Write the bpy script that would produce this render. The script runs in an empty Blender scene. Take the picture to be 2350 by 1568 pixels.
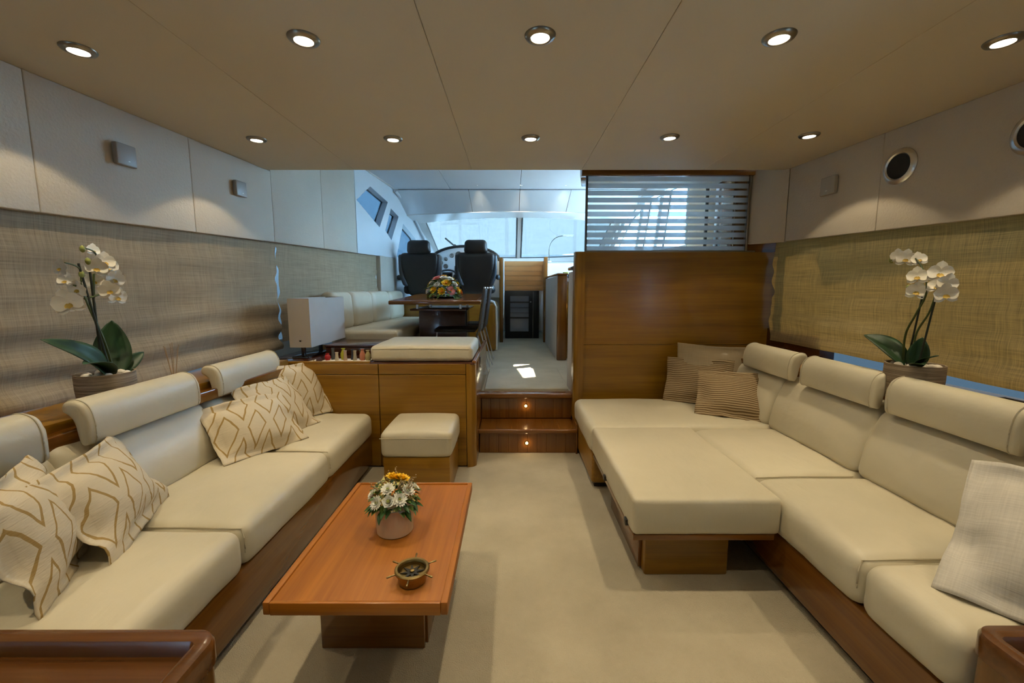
import bpy, bmesh, math, random
from mathutils import Vector, Matrix, noise
random.seed(7)
PI = math.pi
sc = bpy.context.scene
COL = sc.collection

# ------------------------------------------------------------------ camera
cam_d = bpy.data.cameras.new('camera'); cam = bpy.data.objects.new('camera', cam_d); COL.objects.link(cam)
cam_d.lens = 15.0; cam_d.sensor_width = 36.0; cam_d.clip_start = 0.02; cam_d.clip_end = 200
cam.location = (0, 0, 1.2); cam.rotation_euler = (PI/2 - math.atan(123/979.17), 0, 0)
sc.camera = cam

# ------------------------------------------------------------------ view, world, sun
sc.view_settings.view_transform = 'Standard'; sc.view_settings.look = 'None'
sc.view_settings.gamma = 1.0; sc.view_settings.use_curve_mapping = False
sc.view_settings.exposure = 0.0
sc.cycles.use_denoising = True
sc.cycles.max_bounces = 5; sc.cycles.diffuse_bounces = 4; sc.cycles.glossy_bounces = 2; sc.cycles.transmission_bounces = 4; sc.cycles.transparent_max_bounces = 10
sc.cycles.use_adaptive_sampling = True; sc.cycles.adaptive_threshold = .25; sc.cycles.adaptive_min_samples = 16
sc.cycles.sample_clamp_indirect = 6.0
sc.cycles.caustics_reflective = False; sc.cycles.caustics_refractive = False

W = bpy.data.worlds.new('world'); sc.world = W; W.use_nodes = True
nt = W.node_tree; nt.nodes.clear()
wo = nt.nodes.new('ShaderNodeOutputWorld'); bg = nt.nodes.new('ShaderNodeBackground')
tc = nt.nodes.new('ShaderNodeTexCoord'); sx = nt.nodes.new('ShaderNodeSeparateXYZ'); rp = nt.nodes.new('ShaderNodeValToRGB')
mr = nt.nodes.new('ShaderNodeMapRange'); mr.inputs[1].default_value = -1; mr.inputs[2].default_value = 1
nt.links.new(tc.outputs['Generated'], sx.inputs[0]); nt.links.new(sx.outputs['Z'], mr.inputs[0])
nt.links.new(mr.outputs[0], rp.inputs[0]); nt.links.new(rp.outputs[0], bg.inputs[0]); nt.links.new(bg.outputs[0], wo.inputs[0])
e = rp.color_ramp.elements
e[0].position = 0.0; e[0].color = (0.15, 0.265, 0.39, 1)
e[1].position = 1.0; e[1].color = (0.28, 0.56, 1.0, 1)
k = e.new(0.47); k.color = (0.17, 0.30, 0.43, 1)
k = e.new(0.52); k.color = (0.38, 0.68, 1.0, 1)
bg.inputs[1].default_value = 38.0

sun_d = bpy.data.lights.new('sun', 'SUN'); sun = bpy.data.objects.new('sun', sun_d); COL.objects.link(sun)
sun_d.energy = 75.0; sun_d.color = (1.0, 0.93, 0.80); sun_d.angle = math.radians(0.6)
SUN = Vector((1.4, 0.62, 1.5)).normalized()
sun.rotation_euler = SUN.to_track_quat('Z', 'Y').to_euler()

LAMP = 15.3                      # watts of one ceiling halogen
LAMP_COL = (1.0, 0.82, 0.535)

# ------------------------------------------------------------------ materials
MATS = {}
def base_mat(name):
    m = bpy.data.materials.new(name); m.use_nodes = True
    n = m.node_tree; n.nodes.clear()
    o = n.nodes.new('ShaderNodeOutputMaterial'); b = n.nodes.new('ShaderNodeBsdfPrincipled')
    n.links.new(b.outputs[0], o.inputs[0]); MATS[name] = m
    return m, n, b, o
def N(n, t, **kw):
    d = n.nodes.new(t)
    for a, v in kw.items(): setattr(d, a, v)
    return d
def coords(n, scale=(1, 1, 1), kind='Object'):
    t = N(n, 'ShaderNodeTexCoord'); m = N(n, 'ShaderNodeMapping'); m.inputs['Scale'].default_value = scale
    n.links.new(t.outputs[kind], m.inputs[0]); return m.outputs[0]
def ramp(n, src, stops):
    r = N(n, 'ShaderNodeValToRGB'); e = r.color_ramp.elements
    e[0].position, e[0].color = stops[0][0], (*stops[0][1], 1)
    e[1].position, e[1].color = stops[-1][0], (*stops[-1][1], 1)
    for p, c in stops[1:-1]:
        x = e.new(p); x.color = (*c, 1)
    n.links.new(src, r.inputs[0]); return r.outputs[0]
def nz(n, vec, scale, detail=3, rough=.55):
    t = N(n, 'ShaderNodeTexNoise'); t.inputs['Scale'].default_value = scale
    t.inputs['Detail'].default_value = detail; t.inputs['Roughness'].default_value = rough
    n.links.new(vec, t.inputs['Vector']); return t.outputs['Fac']
def bump(n, b, src, strength, dist=.005):
    u = N(n, 'ShaderNodeBump'); u.inputs['Strength'].default_value = strength; u.inputs['Distance'].default_value = dist
    n.links.new(src, u.inputs['Height']); n.links.new(u.outputs[0], b.inputs['Normal'])
def mth(n, op, a, b=None, c=None):
    d = N(n, 'ShaderNodeMath', operation=op)
    for i, v in enumerate((a, b, c)):
        if v is None: continue
        if isinstance(v, (int, float)): d.inputs[i].default_value = v
        else: n.links.new(v, d.inputs[i])
    return d.outputs[0]
def plain(name, col, rough=.5, metal=0, coat=0, spec=.5, mottled=0.0, mscale=8, bmp=0, bscale=60):
    m, n, b, o = base_mat(name)
    b.inputs['Roughness'].default_value = rough; b.inputs['Metallic'].default_value = metal
    b.inputs['Coat Weight'].default_value = coat; b.inputs['Specular IOR Level'].default_value = spec
    v = coords(n)
    if mottled:
        c0 = tuple(x*(1-mottled) for x in col); c1 = tuple(min(1, x*(1+mottled)) for x in col)
        n.links.new(ramp(n, nz(n, v, mscale), [(.3, c0), (.7, c1)]), b.inputs['Base Color'])
    else: b.inputs['Base Color'].default_value = (*col, 1)
    if bmp: bump(n, b, nz(n, v, bscale, 4), bmp, .002)
    return m
def wood(name, axis, dark, light, rough=.28, coat=.35, scale=1.0):
    m, n, b, o = base_mat(name)
    s = [14*scale]*3; s[axis] = .9*scale
    v = coords(n, s)
    a = nz(n, v, 1.0, 5, .6)
    s2 = [90*scale]*3; s2[axis] = 2.2*scale
    f = nz(n, coords(n, s2), 1.0, 3, .6)
    mix = mth(n, 'ADD', mth(n, 'MULTIPLY', a, .7), mth(n, 'MULTIPLY', f, .3))
    mid = tuple((x+y)/2 for x, y in zip(dark, light))
    n.links.new(ramp(n, mix, [(.30, dark), (.5, mid), (.70, light)]), b.inputs['Base Color'])
    b.inputs['Roughness'].default_value = rough; b.inputs['Coat Weight'].default_value = coat
    b.inputs['Coat Roughness'].default_value = .12
    bump(n, b, f, .05, .001)
    return m
HD, HL = (.16, .070, .0035), (.35, .172, .010)
wood('wood_x', 0, HD, HL, .34, .15); wood('wood_y', 1, HD, HL, .34, .15); wood('wood_z', 2, HD, HL, .34, .15)
RD, RL = (.12, .040, .005), (.24, .092, .013)
wood('redwood_x', 0, RD, RL, .2, .5); wood('redwood_y', 1, RD, RL, .2, .5); wood('redwood_z', 2, RD, RL, .2, .5)
wood('cherry_y', 1, (.24, .070, .005), (.46, .165, .014), .55, 0); wood('cherry_x', 0, (.24, .070, .005), (.46, .165, .014), .35, .1)
wood('dark_x', 0, (.05, .014, .006), (.10, .03, .012), .2, .5); wood('dark_y', 1, (.05, .014, .006), (.10, .03, .012), .2, .5)
wood('end_dim_x', 0, (.065, .022, .004), (.15, .055, .010), .25, .4); wood('end_dim_z', 2, (.10, .040, .005), (.22, .092, .012), .3, .3)  # end cabinet wood, colour darkened to stand in for dim foreground light
wood('oak_x', 0, (.36, .19, .07), (.50, .29, .12), .4, .15)
plain('toe', (.02, .012, .008), .6)
plain('leather', (.575, .522, .392), .40, spec=.4, mottled=.03, mscale=5, bmp=.10, bscale=160)
plain('leather_seam', (.52, .465, .34), .6)
plain('leather_dark', (.016, .013, .012), .45, mottled=.1, bmp=.12, bscale=150)
plain('leather_navy', (.03, .035, .045), .4, bmp=.1, bscale=150)
plain('ceiling', (.58, .50, .36), .55, spec=.3, mottled=.02, mscale=2)
plain('seam_dark', (.10, .08, .05), .8)
plain('wall', (.57, .51, .425), .75, spec=.25, mottled=.03, mscale=3, bmp=1.0, bscale=95)
plain('white_panel', (.67, .71, .74), .5, mottled=.02, mscale=2)
plain('white_gloss', (.75, .75, .73), .25)
plain('chrome', (.75, .76, .78), .28, metal=1)
plain('nickel', (.30, .27, .22), .32, metal=1)
plain('steel_dark', (.14, .13, .12), .3, metal=1)
plain('brass', (.30, .215, .085), .36, metal=1, mottled=.2, mscale=40)
plain('black', (.012, .012, .012), .4)
plain('black_gloss', (.01, .01, .012), .1)
plain('speaker_cloth', (.02, .02, .022), .85, bmp=.4, bscale=400)
plain('plastic_grey', (.30, .275, .25), .4)
plain('plastic_light', (.42, .39, .34), .4)
plain('ceramic', (.62, .50, .36), .5, mottled=.05, mscale=12, bmp=.1, bscale=30)
plain('pebble', (.72, .66, .58), .6)
plain('leaf', (.010, .042, .010), .5, mottled=.3, mscale=14)
plain('leaf_mid', (.03, .10, .018), .45, mottled=.35, mscale=30)
plain('leaf_light', (.16, .26, .05), .5, mottled=.3, mscale=30)
plain('stem', (.05, .07, .012), .5)
plain('stake', (.012, .018, .01), .6)
plain('bud', (.22, .24, .05), .5)
plain('petal', (.80, .76, .66), .55, mottled=.04, mscale=20)
plain('petal_white', (.85, .85, .78), .55, mottled=.04, mscale=40)
plain('petal_yellow', (.92, .58, .02), .5, mottled=.15, mscale=40)
plain('petal_orange', (.85, .25, .02), .5, mottled=.15, mscale=40)
plain('petal_pink', (.75, .28, .25), .5, mottled=.15, mscale=40)
plain('petal_cream', (.62, .55, .22), .6, mottled=.2, mscale=60)
plain('lip', (.45, .30, .04), .5)
plain('seedhead', (.42, .32, .18), .8)
plain('reed', (.42, .28, .14), .7)
m = MATS['leather']; n = m.node_tree; b = [q for q in n.nodes if q.type == 'BSDF_PRINCIPLED'][0]
old = b.inputs['Normal'].links[0].from_node
cr_ = nz(n, coords(n, (9, 3.2, 5)), 1.0, 4, .55)
u2 = N(n, 'ShaderNodeBump'); u2.inputs['Strength'].default_value = .35; u2.inputs['Distance'].default_value = .02
n.links.new(cr_, u2.inputs['Height']); n.links.new(u2.outputs[0], old.inputs['Normal'])
plain('shade', (.50, .455, .41), .8, mottled=.02, bmp=.2, bscale=200)
plain('frame_black', (.015, .017, .02), .35)
plain('door_glass', (.15, .17, .21), .15)
plain('mast', (.25, .30, .34), .5)
plain('asphalt_sea', (.1, .2, .28), .3)
for nm, c in dict(red=(.42, .012, .015), smoke=(.08, .08, .07), cream=(.60, .50, .34), lime=(.42, .40, .02), peach=(.52, .36, .22),
                  navy=(.03, .035, .06), sage=(.40, .37, .26), coral=(.52, .20, .12), olive=(.38, .33, .15), green=(.10, .12, .06)).items():
    plain('vase_'+nm, c, .25, coat=.3)

# carpet
m, n, b, o = base_mat('carpet'); v = coords(n)
n.links.new(ramp(n, nz(n, v, 2.2, 4, .6), [(.28, (.42, .37, .27)), (.5, (.49, .435, .32)), (.72, (.56, .50, .37))]), b.inputs['Base Color'])
b.inputs['Roughness'].default_value = .95; b.inputs['Specular IOR Level'].default_value = .1
bump(n, b, mth(n, 'ADD', nz(n, v, 240, 2), nz(n, v, 22, 3)), .8, .008)
# woven window blind: diffuse and translucent
def woven(name, col, transl, trans_col):
    m, n, b, o = base_mat(name)
    va = coords(n, (1, 4, 210)); vb = coords(n, (1, 210, 6))
    w = mth(n, 'ADD', nz(n, va, 1.0, 3, .7), nz(n, vb, 1.0, 3, .7))
    c = ramp(n, mth(n, 'MULTIPLY', w, .5), [(.34, tuple(x*.72 for x in col)), (.5, col), (.66, tuple(min(1, x*1.18) for x in col))])
    n.links.new(c, b.inputs['Base Color']); b.inputs['Roughness'].default_value = .9; b.inputs['Specular IOR Level'].default_value = .1
    bump(n, b, w, .5, .002)
    t = N(n, 'ShaderNodeBsdfTranslucent')
    tcn = ramp(n, mth(n, 'MULTIPLY', w, .5), [(.38, tuple(x*.4 for x in trans_col)), (.62, trans_col)])
    n.links.new(tcn, t.inputs[0])
    mx = N(n, 'ShaderNodeMixShader'); mx.inputs[0].default_value = transl
    n.links.new(b.outputs[0], mx.inputs[1]); n.links.new(t.outputs[0], mx.inputs[2]); n.links.new(mx.outputs[0], o.inputs[0])
woven('blind', (.46, .36, .20), .45, (.78, .42, .09))
woven('blind_taupe', (.45, .355, .24), .22, (.36, .25, .14))
# linen cushions
def linen(name, col):
    m, n, b, o = base_mat(name)
    w = mth(n, 'ADD', nz(n, coords(n, (8, 260, 8)), 1.0, 2), nz(n, coords(n, (260, 8, 8)), 1.0, 2))
    n.links.new(ramp(n, mth(n, 'MULTIPLY', w, .5), [(.32, tuple(x*.88 for x in col)), (.68, tuple(min(1, x*1.08) for x in col))]), b.inputs['Base Color'])
    b.inputs['Roughness'].default_value = .9; b.inputs['Specular IOR Level'].default_value = .1; bump(n, b, w, .35, .002)
linen('linen_tan', (.36, .285, .185)); linen('linen_grey', (.54, .51, .455))
# patterned cushion: outlined lozenges on cream
m, n, b, o = base_mat('lozenge'); v = coords(n)
dn = N(n, 'ShaderNodeTexNoise'); dn.inputs['Scale'].default_value = 6; n.links.new(v, dn.inputs['Vector'])
add = N(n, 'ShaderNodeVectorMath', operation='MULTIPLY_ADD'); n.links.new(dn.outputs['Color'], add.inputs[0])
add.inputs[1].default_value = (.05, .05, 0); n.links.new(v, add.inputs[2])
sp = N(n, 'ShaderNodeSeparateXYZ'); n.links.new(add.outputs[0], sp.inputs[0])
def tri(src, freq):
    return mth(n, 'MULTIPLY', mth(n, 'ABSOLUTE', mth(n, 'SUBTRACT', mth(n, 'FRACT', mth(n, 'MULTIPLY', src, freq)), .5)), 2.0)
sk = mth(n, 'MULTIPLY_ADD', sp.outputs['Y'], -.32, sp.outputs['X'])
d = mth(n, 'ADD', tri(sk, 7.6), tri(sp.outputs['Y'], 3.7))
dd = mth(n, 'MINIMUM', d, mth(n, 'SUBTRACT', 2.0, d))
ln = mth(n, 'LESS_THAN', mth(n, 'ABSOLUTE', mth(n, 'SUBTRACT', dd, .66)), .06)
ribs = mth(n, 'MULTIPLY', mth(n, 'GREATER_THAN', dd, .66), 1.0)
mx = N(n, 'ShaderNodeMixRGB'); mx.inputs[1].default_value = (.60, .52, .385, 1); mx.inputs[2].default_value = (.35, .235, .09, 1)
n.links.new(ln, mx.inputs[0]); n.links.new(mx.outputs[0], b.inputs['Base Color'])
b.inputs['Roughness'].default_value = .9; b.inputs['Specular IOR Level'].default_value = .1
bump(n, b, mth(n, 'ADD', nz(n, coords(n, (30, 220, 30)), 1.0, 2), nz(n, v, 8, 2)), .4, .004)
# striped cushion
m, n, b, o = base_mat('stripe'); v = coords(n); sp = N(n, 'ShaderNodeSeparateXYZ'); n.links.new(v, sp.inputs[0])
st = mth(n, 'SINE', mth(n, 'MULTIPLY', sp.outputs['Y'], 2*PI/.0135))
n.links.new(ramp(n, mth(n, 'MULTIPLY_ADD', st, .5, .5), [(.45, (.40, .31, .19)), (.62, (.15, .095, .045))]), b.inputs['Base Color'])
b.inputs['Roughness'].default_value = .9; b.inputs['Specular IOR Level'].default_value = .1; bump(n, b, st, .3, .002)
# ribbed wound pot
m, n, b, o = base_mat('wound_pot'); v = coords(n, (1, 1, 1)); sp = N(n, 'ShaderNodeSeparateXYZ'); n.links.new(v, sp.inputs[0])
w = nz(n, coords(n, (5, 5, 170)), 1.0, 3, .6)
n.links.new(ramp(n, w, [(.35, (.15, .105, .065)), (.65, (.34, .265, .18))]), b.inputs['Base Color']); b.inputs['Roughness'].default_value = .7
bump(n, b, w, .8, .006)
# glass that lets light through
def glassy(name, tint, gloss=.08, rough=.02):
    m, n, b, o = base_mat(name); n.nodes.remove(b)
    t = N(n, 'ShaderNodeBsdfTransparent'); t.inputs[0].default_value = (*tint, 1)
    g = N(n, 'ShaderNodeBsdfGlossy'); g.inputs['Roughness'].default_value = rough
    mx = N(n, 'ShaderNodeMixShader'); mx.inputs[0].default_value = gloss
    n.links.new(t.outputs[0], mx.inputs[1]); n.links.new(g.outputs[0], mx.inputs[2]); n.links.new(mx.outputs[0], o.inputs[0])
    return m
glassy('glass_clear', (.94, .97, .97), .05); glassy('glass_tint', (.118, .120, .122), .03)
m, n, b, o = base_mat('frosted'); n.nodes.remove(b)
t = N(n, 'ShaderNodeBsdfTranslucent'); t.inputs[0].default_value = (.90, .93, .95, 1)
d_ = N(n, 'ShaderNodeBsdfDiffuse'); d_.inputs[0].default_value = (.45, .46, .48, 1)
tr = N(n, 'ShaderNodeBsdfTransparent'); tr.inputs[0].default_value = (.8, .85, .9, 1)
m1 = N(n, 'ShaderNodeMixShader'); m1.inputs[0].default_value = .35
m2 = N(n, 'ShaderNodeMixShader'); m2.inputs[0].default_value = .13
n.links.new(t.outputs[0], m1.inputs[1]); n.links.new(d_.outputs[0], m1.inputs[2])
n.links.new(m1.outputs[0], m2.inputs[1]); n.links.new(tr.outputs[0], m2.inputs[2]); n.links.new(m2.outputs[0], o.inputs[0])
# sun-screen mesh over the outside of the windows
def screen(name, tint, transp, tcol):
    m, n, b, o = base_mat(name); n.nodes.remove(b)
    w = mth(n, 'ADD', nz(n, coords(n, (4, 60, 120)), 1.0, 3, .7), nz(n, coords(n, (90, 8, 8)), 1.0, 3, .7))
    c = ramp(n, mth(n, 'MULTIPLY', w, .5), [(.38, tuple(x*.72 for x in tint)), (.62, tint)])
    t = N(n, 'ShaderNodeBsdfTranslucent'); n.links.new(c, t.inputs[0])
    tr = N(n, 'ShaderNodeBsdfTransparent'); tr.inputs[0].default_value = (*tcol, 1)
    mx = N(n, 'ShaderNodeMixShader'); mx.inputs[0].default_value = transp
    n.links.new(t.outputs[0], mx.inputs[1]); n.links.new(tr.outputs[0], mx.inputs[2]); n.links.new(mx.outputs[0], o.inputs[0])
screen('screen_mesh', (.021, .0245, .024), .07, (.085, .085, .085))
screen('screen_side', (.012, .0155, .018), .07, (.045, .065, .085))
def emit(name, col, s):
    m, n, b, o = base_mat(name)
    b.inputs['Base Color'].default_value = (0.8, 0.8, 0.8, 1)
    b.inputs['Emission Color'].default_value = (*col, 1); b.inputs['Emission Strength'].default_value = s
emit('lamp_glow', (1.0, .93, .78), 9.0); emit('step_glow', (1.0, .72, .35), 9.0)

# ------------------------------------------------------------------ mesh helpers
def obj(name, bm, mat, parent=None, smooth=True, angle=40):
    bmesh.ops.recalc_face_normals(bm, faces=bm.faces[:])
    me = bpy.data.meshes.new(name); bm.to_mesh(me); bm.free()
    me.materials.append(MATS[mat])
    if smooth:
        for p in me.polygons: p.use_smooth = True
        me.set_sharp_from_angle(angle=math.radians(angle))
    o = bpy.data.objects.new(name, me); COL.objects.link(o)
    if parent is not None: o.parent = parent
    return o
def tag(o, label, cat, group=None):
    o['label'] = label; o['category'] = cat
    if group: o['group'] = group
    return o
def thing(name, label, cat, loc=(0, 0, 0), rz=0, group=None):
    o = bpy.data.objects.new(name, None); COL.objects.link(o); o.location = loc; o.rotation_euler = (0, 0, rz)
    o.empty_display_size = .1
    return tag(o, label, cat, group)
def struct(name, bm, mat, smooth=True):
    o = obj(name, bm, mat, None, smooth); o['kind'] = 'structure'; return o
def share(src, name, parent, loc=(0, 0, 0), rot=(0, 0, 0), scale=(1, 1, 1)):
    o = bpy.data.objects.new(name, src.data); COL.objects.link(o); o.parent = parent
    o.location = loc; o.rotation_euler = rot; o.scale = scale; return o
def copy_tree(o, parent=None):
    c = o.copy(); COL.objects.link(c); c.parent = parent
    for ch in list(o.children): copy_tree(ch, c)
    return c

def box(x0, x1, y0, y1, z0, z1, r=0, seg=2, bm=None):
    own = bm is None
    b2 = bmesh.new()
    bmesh.ops.create_cube(b2, size=1)
    for v in b2.verts:
        v.co = ((x0+x1)/2 + v.co.x*(x1-x0), (y0+y1)/2 + v.co.y*(y1-y0), (z0+z1)/2 + v.co.z*(z1-z0))
    if r: bmesh.ops.bevel(b2, geom=b2.edges[:], offset=r, segments=seg, affect='EDGES', profile=.5)
    if own: return b2
    return join(bm, b2)
def join(bm, b2):
    me = bpy.data.meshes.new('tmp'); b2.to_mesh(me); b2.free(); bm.from_mesh(me); bpy.data.meshes.remove(me); return bm
def hexa(p, r=0, seg=2):
    # p: 8 points, bottom ring of 4 then top ring of 4
    bm = bmesh.new(); v = [bm.verts.new(q) for q in p]
    for f in ((0, 1, 2, 3), (7, 6, 5, 4), (0, 4, 5, 1), (1, 5, 6, 2), (2, 6, 7, 3), (3, 7, 4, 0)):
        bm.faces.new([v[i] for i in f])
    bmesh.ops.recalc_face_normals(bm, faces=bm.faces[:])
    if r: bmesh.ops.bevel(bm, geom=bm.edges[:], offset=r, segments=seg, affect='EDGES', profile=.5)
    return bm
def axis_pts(h, r, n):
    a = [-h, -h+r*.15, -h+r*.4, -h+r*.7]
    inner = [(-h+r) + (2*h-2*r)*i/n for i in range(n+1)]
    return a + inner + [-q for q in reversed(a)]
def cush(x0, x1, y0, y1, z0, z1, r=.03, puff=.012, n=10, wr=.002, seed=0.0, sides=.0):
    """soft rounded box; the top is puffed, surfaces are slightly wavy"""
    hx, hy, hz = (x1-x0)/2, (y1-y0)/2, (z1-z0)/2; c = Vector(((x0+x1)/2, (y0+y1)/2, (z0+z1)/2))
    r = min(r, hx*.98, hy*.98, hz*.98)
    ax, ay, az = axis_pts(hx, r, n), axis_pts(hy, r, n), axis_pts(hz, r, 4)
    bm = bmesh.new(); cache = {}
    def V(i, j, k):
        key = (i, j, k)
        if key in cache: return cache[key]
        p = Vector((ax[i], ay[j], az[k]))
        q = Vector((max(-hx+r, min(hx-r, p.x)), max(-hy+r, min(hy-r, p.y)), max(-hz+r, min(hz-r, p.z))))
        d = p - q
        if d.length > 1e-7: p = q + d.normalized()*r
        fx, fy, fz = 1-(p.x/hx)**2, 1-(p.y/hy)**2, 1-(p.z/hz)**2
        if p.z > 0: p.z += puff*max(0, fx)**.6*max(0, fy)**.6
        if sides:
            p.y += math.copysign(sides*max(0, fz)*max(0, fx)**.5, p.y)*abs(p.y/hy)**6
            p.x += math.copysign(sides*max(0, fz)*max(0, fy)**.5, p.x)*abs(p.x/hx)**6
        w = (p + c)*7 + Vector((seed, 0, seed))
        p += noise.noise_vector(w)*wr + noise.noise_vector(w*3)*wr*.35
        cache[key] = bm.verts.new(p + c); return cache[key]
    I, J, K = len(ax)-1, len(ay)-1, len(az)-1
    for i in range(I):
        for j in range(J):
            bm.faces.new((V(i, j, 0), V(i, j+1, 0), V(i+1, j+1, 0), V(i+1, j, 0)))
            bm.faces.new((V(i, j, K), V(i+1, j, K), V(i+1, j+1, K), V(i, j+1, K)))
    for i in range(I):
        for k_ in range(K):
            bm.faces.new((V(i, 0, k_), V(i+1, 0, k_), V(i+1, 0, k_+1), V(i, 0, k_+1)))
            bm.faces.new((V(i, J, k_), V(i, J, k_+1), V(i+1, J, k_+1), V(i+1, J, k_)))
    for j in range(J):
        for k_ in range(K):
            bm.faces.new((V(0, j, k_), V(0, j, k_+1), V(0, j+1, k_+1), V(0, j+1, k_)))
            bm.faces.new((V(I, j, k_), V(I, j+1, k_), V(I, j+1, k_+1), V(I, j, k_+1)))
    return bm
def lathe(prof, n=32, c=(0, 0, 0), bm=None, cap=True):
    b = bm or bmesh.new(); rings = []
    for r, z in prof:
        rings.append([b.verts.new((c[0]+r*math.cos(2*PI*i/n), c[1]+r*math.sin(2*PI*i/n), c[2]+z)) for i in range(n)])
    for a, q in zip(rings, rings[1:]):
        for i in range(n): b.faces.new((a[i], a[(i+1) % n], q[(i+1) % n], q[i]))
    if cap:
        for ring in (rings[0], rings[-1]):
            try: b.faces.new(ring)
            except ValueError: pass
    return b
def tube(pts, r, n=8, bm=None, r2=None, closed=False):
    b = bm or bmesh.new(); pts = [Vector(p) for p in pts]; rings = []
    L = len(pts)
    for i, p in enumerate(pts):
        if closed: t = pts[(i+1) % L] - pts[i-1]
        else: t = (pts[min(i+1, L-1)] - pts[max(i-1, 0)])
        t.normalize()
        a = t.cross(Vector((0, 0, 1)))
        if a.length < .05: a = t.cross(Vector((0, 1, 0)))
        a.normalize(); c = t.cross(a)
        rr = r if r2 is None else r + (r2-r)*i/max(1, L-1)
        rings.append([b.verts.new(p + a*rr*math.cos(2*PI*k/n) + c*rr*math.sin(2*PI*k/n)) for k in range(n)])
    rng = list(zip(rings, rings[1:])) + ([(rings[-1], rings[0])] if closed else [])
    for u, w in rng:
        for k in range(n): b.faces.new((u[k], u[(k+1) % n], w[(k+1) % n], w[k]))
    if not closed:
        b.faces.new(rings[0]); b.faces.new(rings[-1])
    return b
def bez(p0, p1, p2, n=10):
    p0, p1, p2 = Vector(p0), Vector(p1), Vector(p2)
    return [p0*(1-t)**2 + p1*2*t*(1-t) + p2*t*t for t in [i/n for i in range(n+1)]]
def smooth_loop(pts, n=6):
    out = []; L = len(pts)
    for i in range(L):
        p0, p1, p2, p3 = [Vector(pts[(i+k) % L]) for k in (-1, 0, 1, 2)]
        for s in range(n):
            t = s/n
            out.append(.5*((2*p1) + (p2-p0)*t + (2*p0-5*p1+4*p2-p3)*t*t + (3*p1-p0-3*p2+p3)*t**3))
    return out
def poly_prism(poly, d, fx):
    """poly: 2D loop; fx(a, b, k) maps to 3D for k=0 front, 1 back"""
    bm = bmesh.new()
    A = [bm.verts.new(fx(a, b, 0)) for a, b in poly]; B = [bm.verts.new(fx(a, b, 1)) for a, b in poly]
    bm.faces.new(A); bm.faces.new(B)
    for i in range(len(poly)): bm.faces.new((A[i], A[(i+1) % len(poly)], B[(i+1) % len(poly)], B[i]))
    return bm
def surf(f, nu, nv, thick=None):
    bm = bmesh.new()
    g = [[bm.verts.new(f(i/nu, j/nv)) for j in range(nv+1)] for i in range(nu+1)]
    for i in range(nu):
        for j in range(nv): bm.faces.new((g[i][j], g[i+1][j], g[i+1][j+1], g[i][j+1]))
    if thick:
        bmesh.ops.recalc_face_normals(bm, faces=bm.faces[:])
        bmesh.ops.solidify(bm, geom=bm.faces[:], thickness=thick)
    return bm

# ------------------------------------------------------------------ the setting
CXM = .1                                     # centre line of the boat
def XL(y): return -1.67 + (.094 if y < 3.07 else .07)*(y-3.07)
def XR(y): return 2*CXM - XL(y)
def ZB(y): return 1.445 + .0245*y            # underside of the upper wall band
DECK = .385; CEIL = 2.0; UCEIL = 2.44

struct('floor', box(-2.0, 2.2, -1.3, 3.3, -.06, 0), 'carpet')
o = struct('wall_back', box(-2.2, 2.4, -1.36, -1.3, -.06, 2.06), 'wall')
# lower ceiling: dark slab and panels with open joints
slab = struct('ceiling', box(-2.5, 2.7, -1.36, 3.03, 2.022, 2.10), 'seam_dark')
xs = [-2.0, -1.075, -.275, .476, 1.30, 2.2]
for a, b_ in zip(xs, xs[1:]):
    obj('ceiling_panel', box(a+.0006, b_-.0006, -1.3, 3.04, 2.0, 2.025, .0014, 1), 'ceiling', slab)
struct('ceiling_step', box(-1.9, 2.1, 2.96, 3.03, 2.10, 2.50), 'ceiling')
# upper ceiling
slab = struct('ceiling_upper', box(-1.75, 1.95, 3.0, 5.62, 2.462, 2.54), 'seam_dark')
xs = [-1.75, -.78, .1, .98, 1.95]
for a, b_ in zip(xs, xs[1:]):
    obj('ceiling_panel', box(a+.002, b_-.002, 3.0, 5.6, UCEIL, 2.466, .003, 1), 'white_panel', slab)
# header above the windscreen: curved, in panels
head = struct('wall_header', surf(lambda u, v: Vector((-1.6+u*3.4, 5.6+v*1.05, 2.52-.19*v)), 8, 4, .02), 'seam_dark')
def ws(x, v, off=0):
    c = ((x-CXM)/1.45)**2
    y = 6.66 + 1.24*v - .07*c; z = 2.272 - .53*v - .09*c*(1-v) + .05*c*v
    return Vector((x, y + off*.39, z + off*.92))
def hd(x, v, dz=0):
    c = ((x-CXM)/1.5)**2
    y = 5.6 + v*(.52 - .03*c)
    return Vector((x, y, UCEIL - .005 - v*.145 - .02*v*v - .05*c*v + dz))
hx = [-1.5, -.55, .1, .75, 1.7]
for a, b_ in zip(hx, hx[1:]):
    obj('header_panel', surf(lambda u, v, a=a, b_=b_: hd(a+.003+(b_-a-.006)*u, v), 10, 8, .012), 'white_panel', head)
obj('header_rail', surf(lambda u, v: hd(-1.5+3.2*u, 1.0).lerp(ws(-1.5+3.2*u, -.01), v) + Vector((0, 0, -.010)), 20, 3, .012), 'white_gloss', head)

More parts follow.
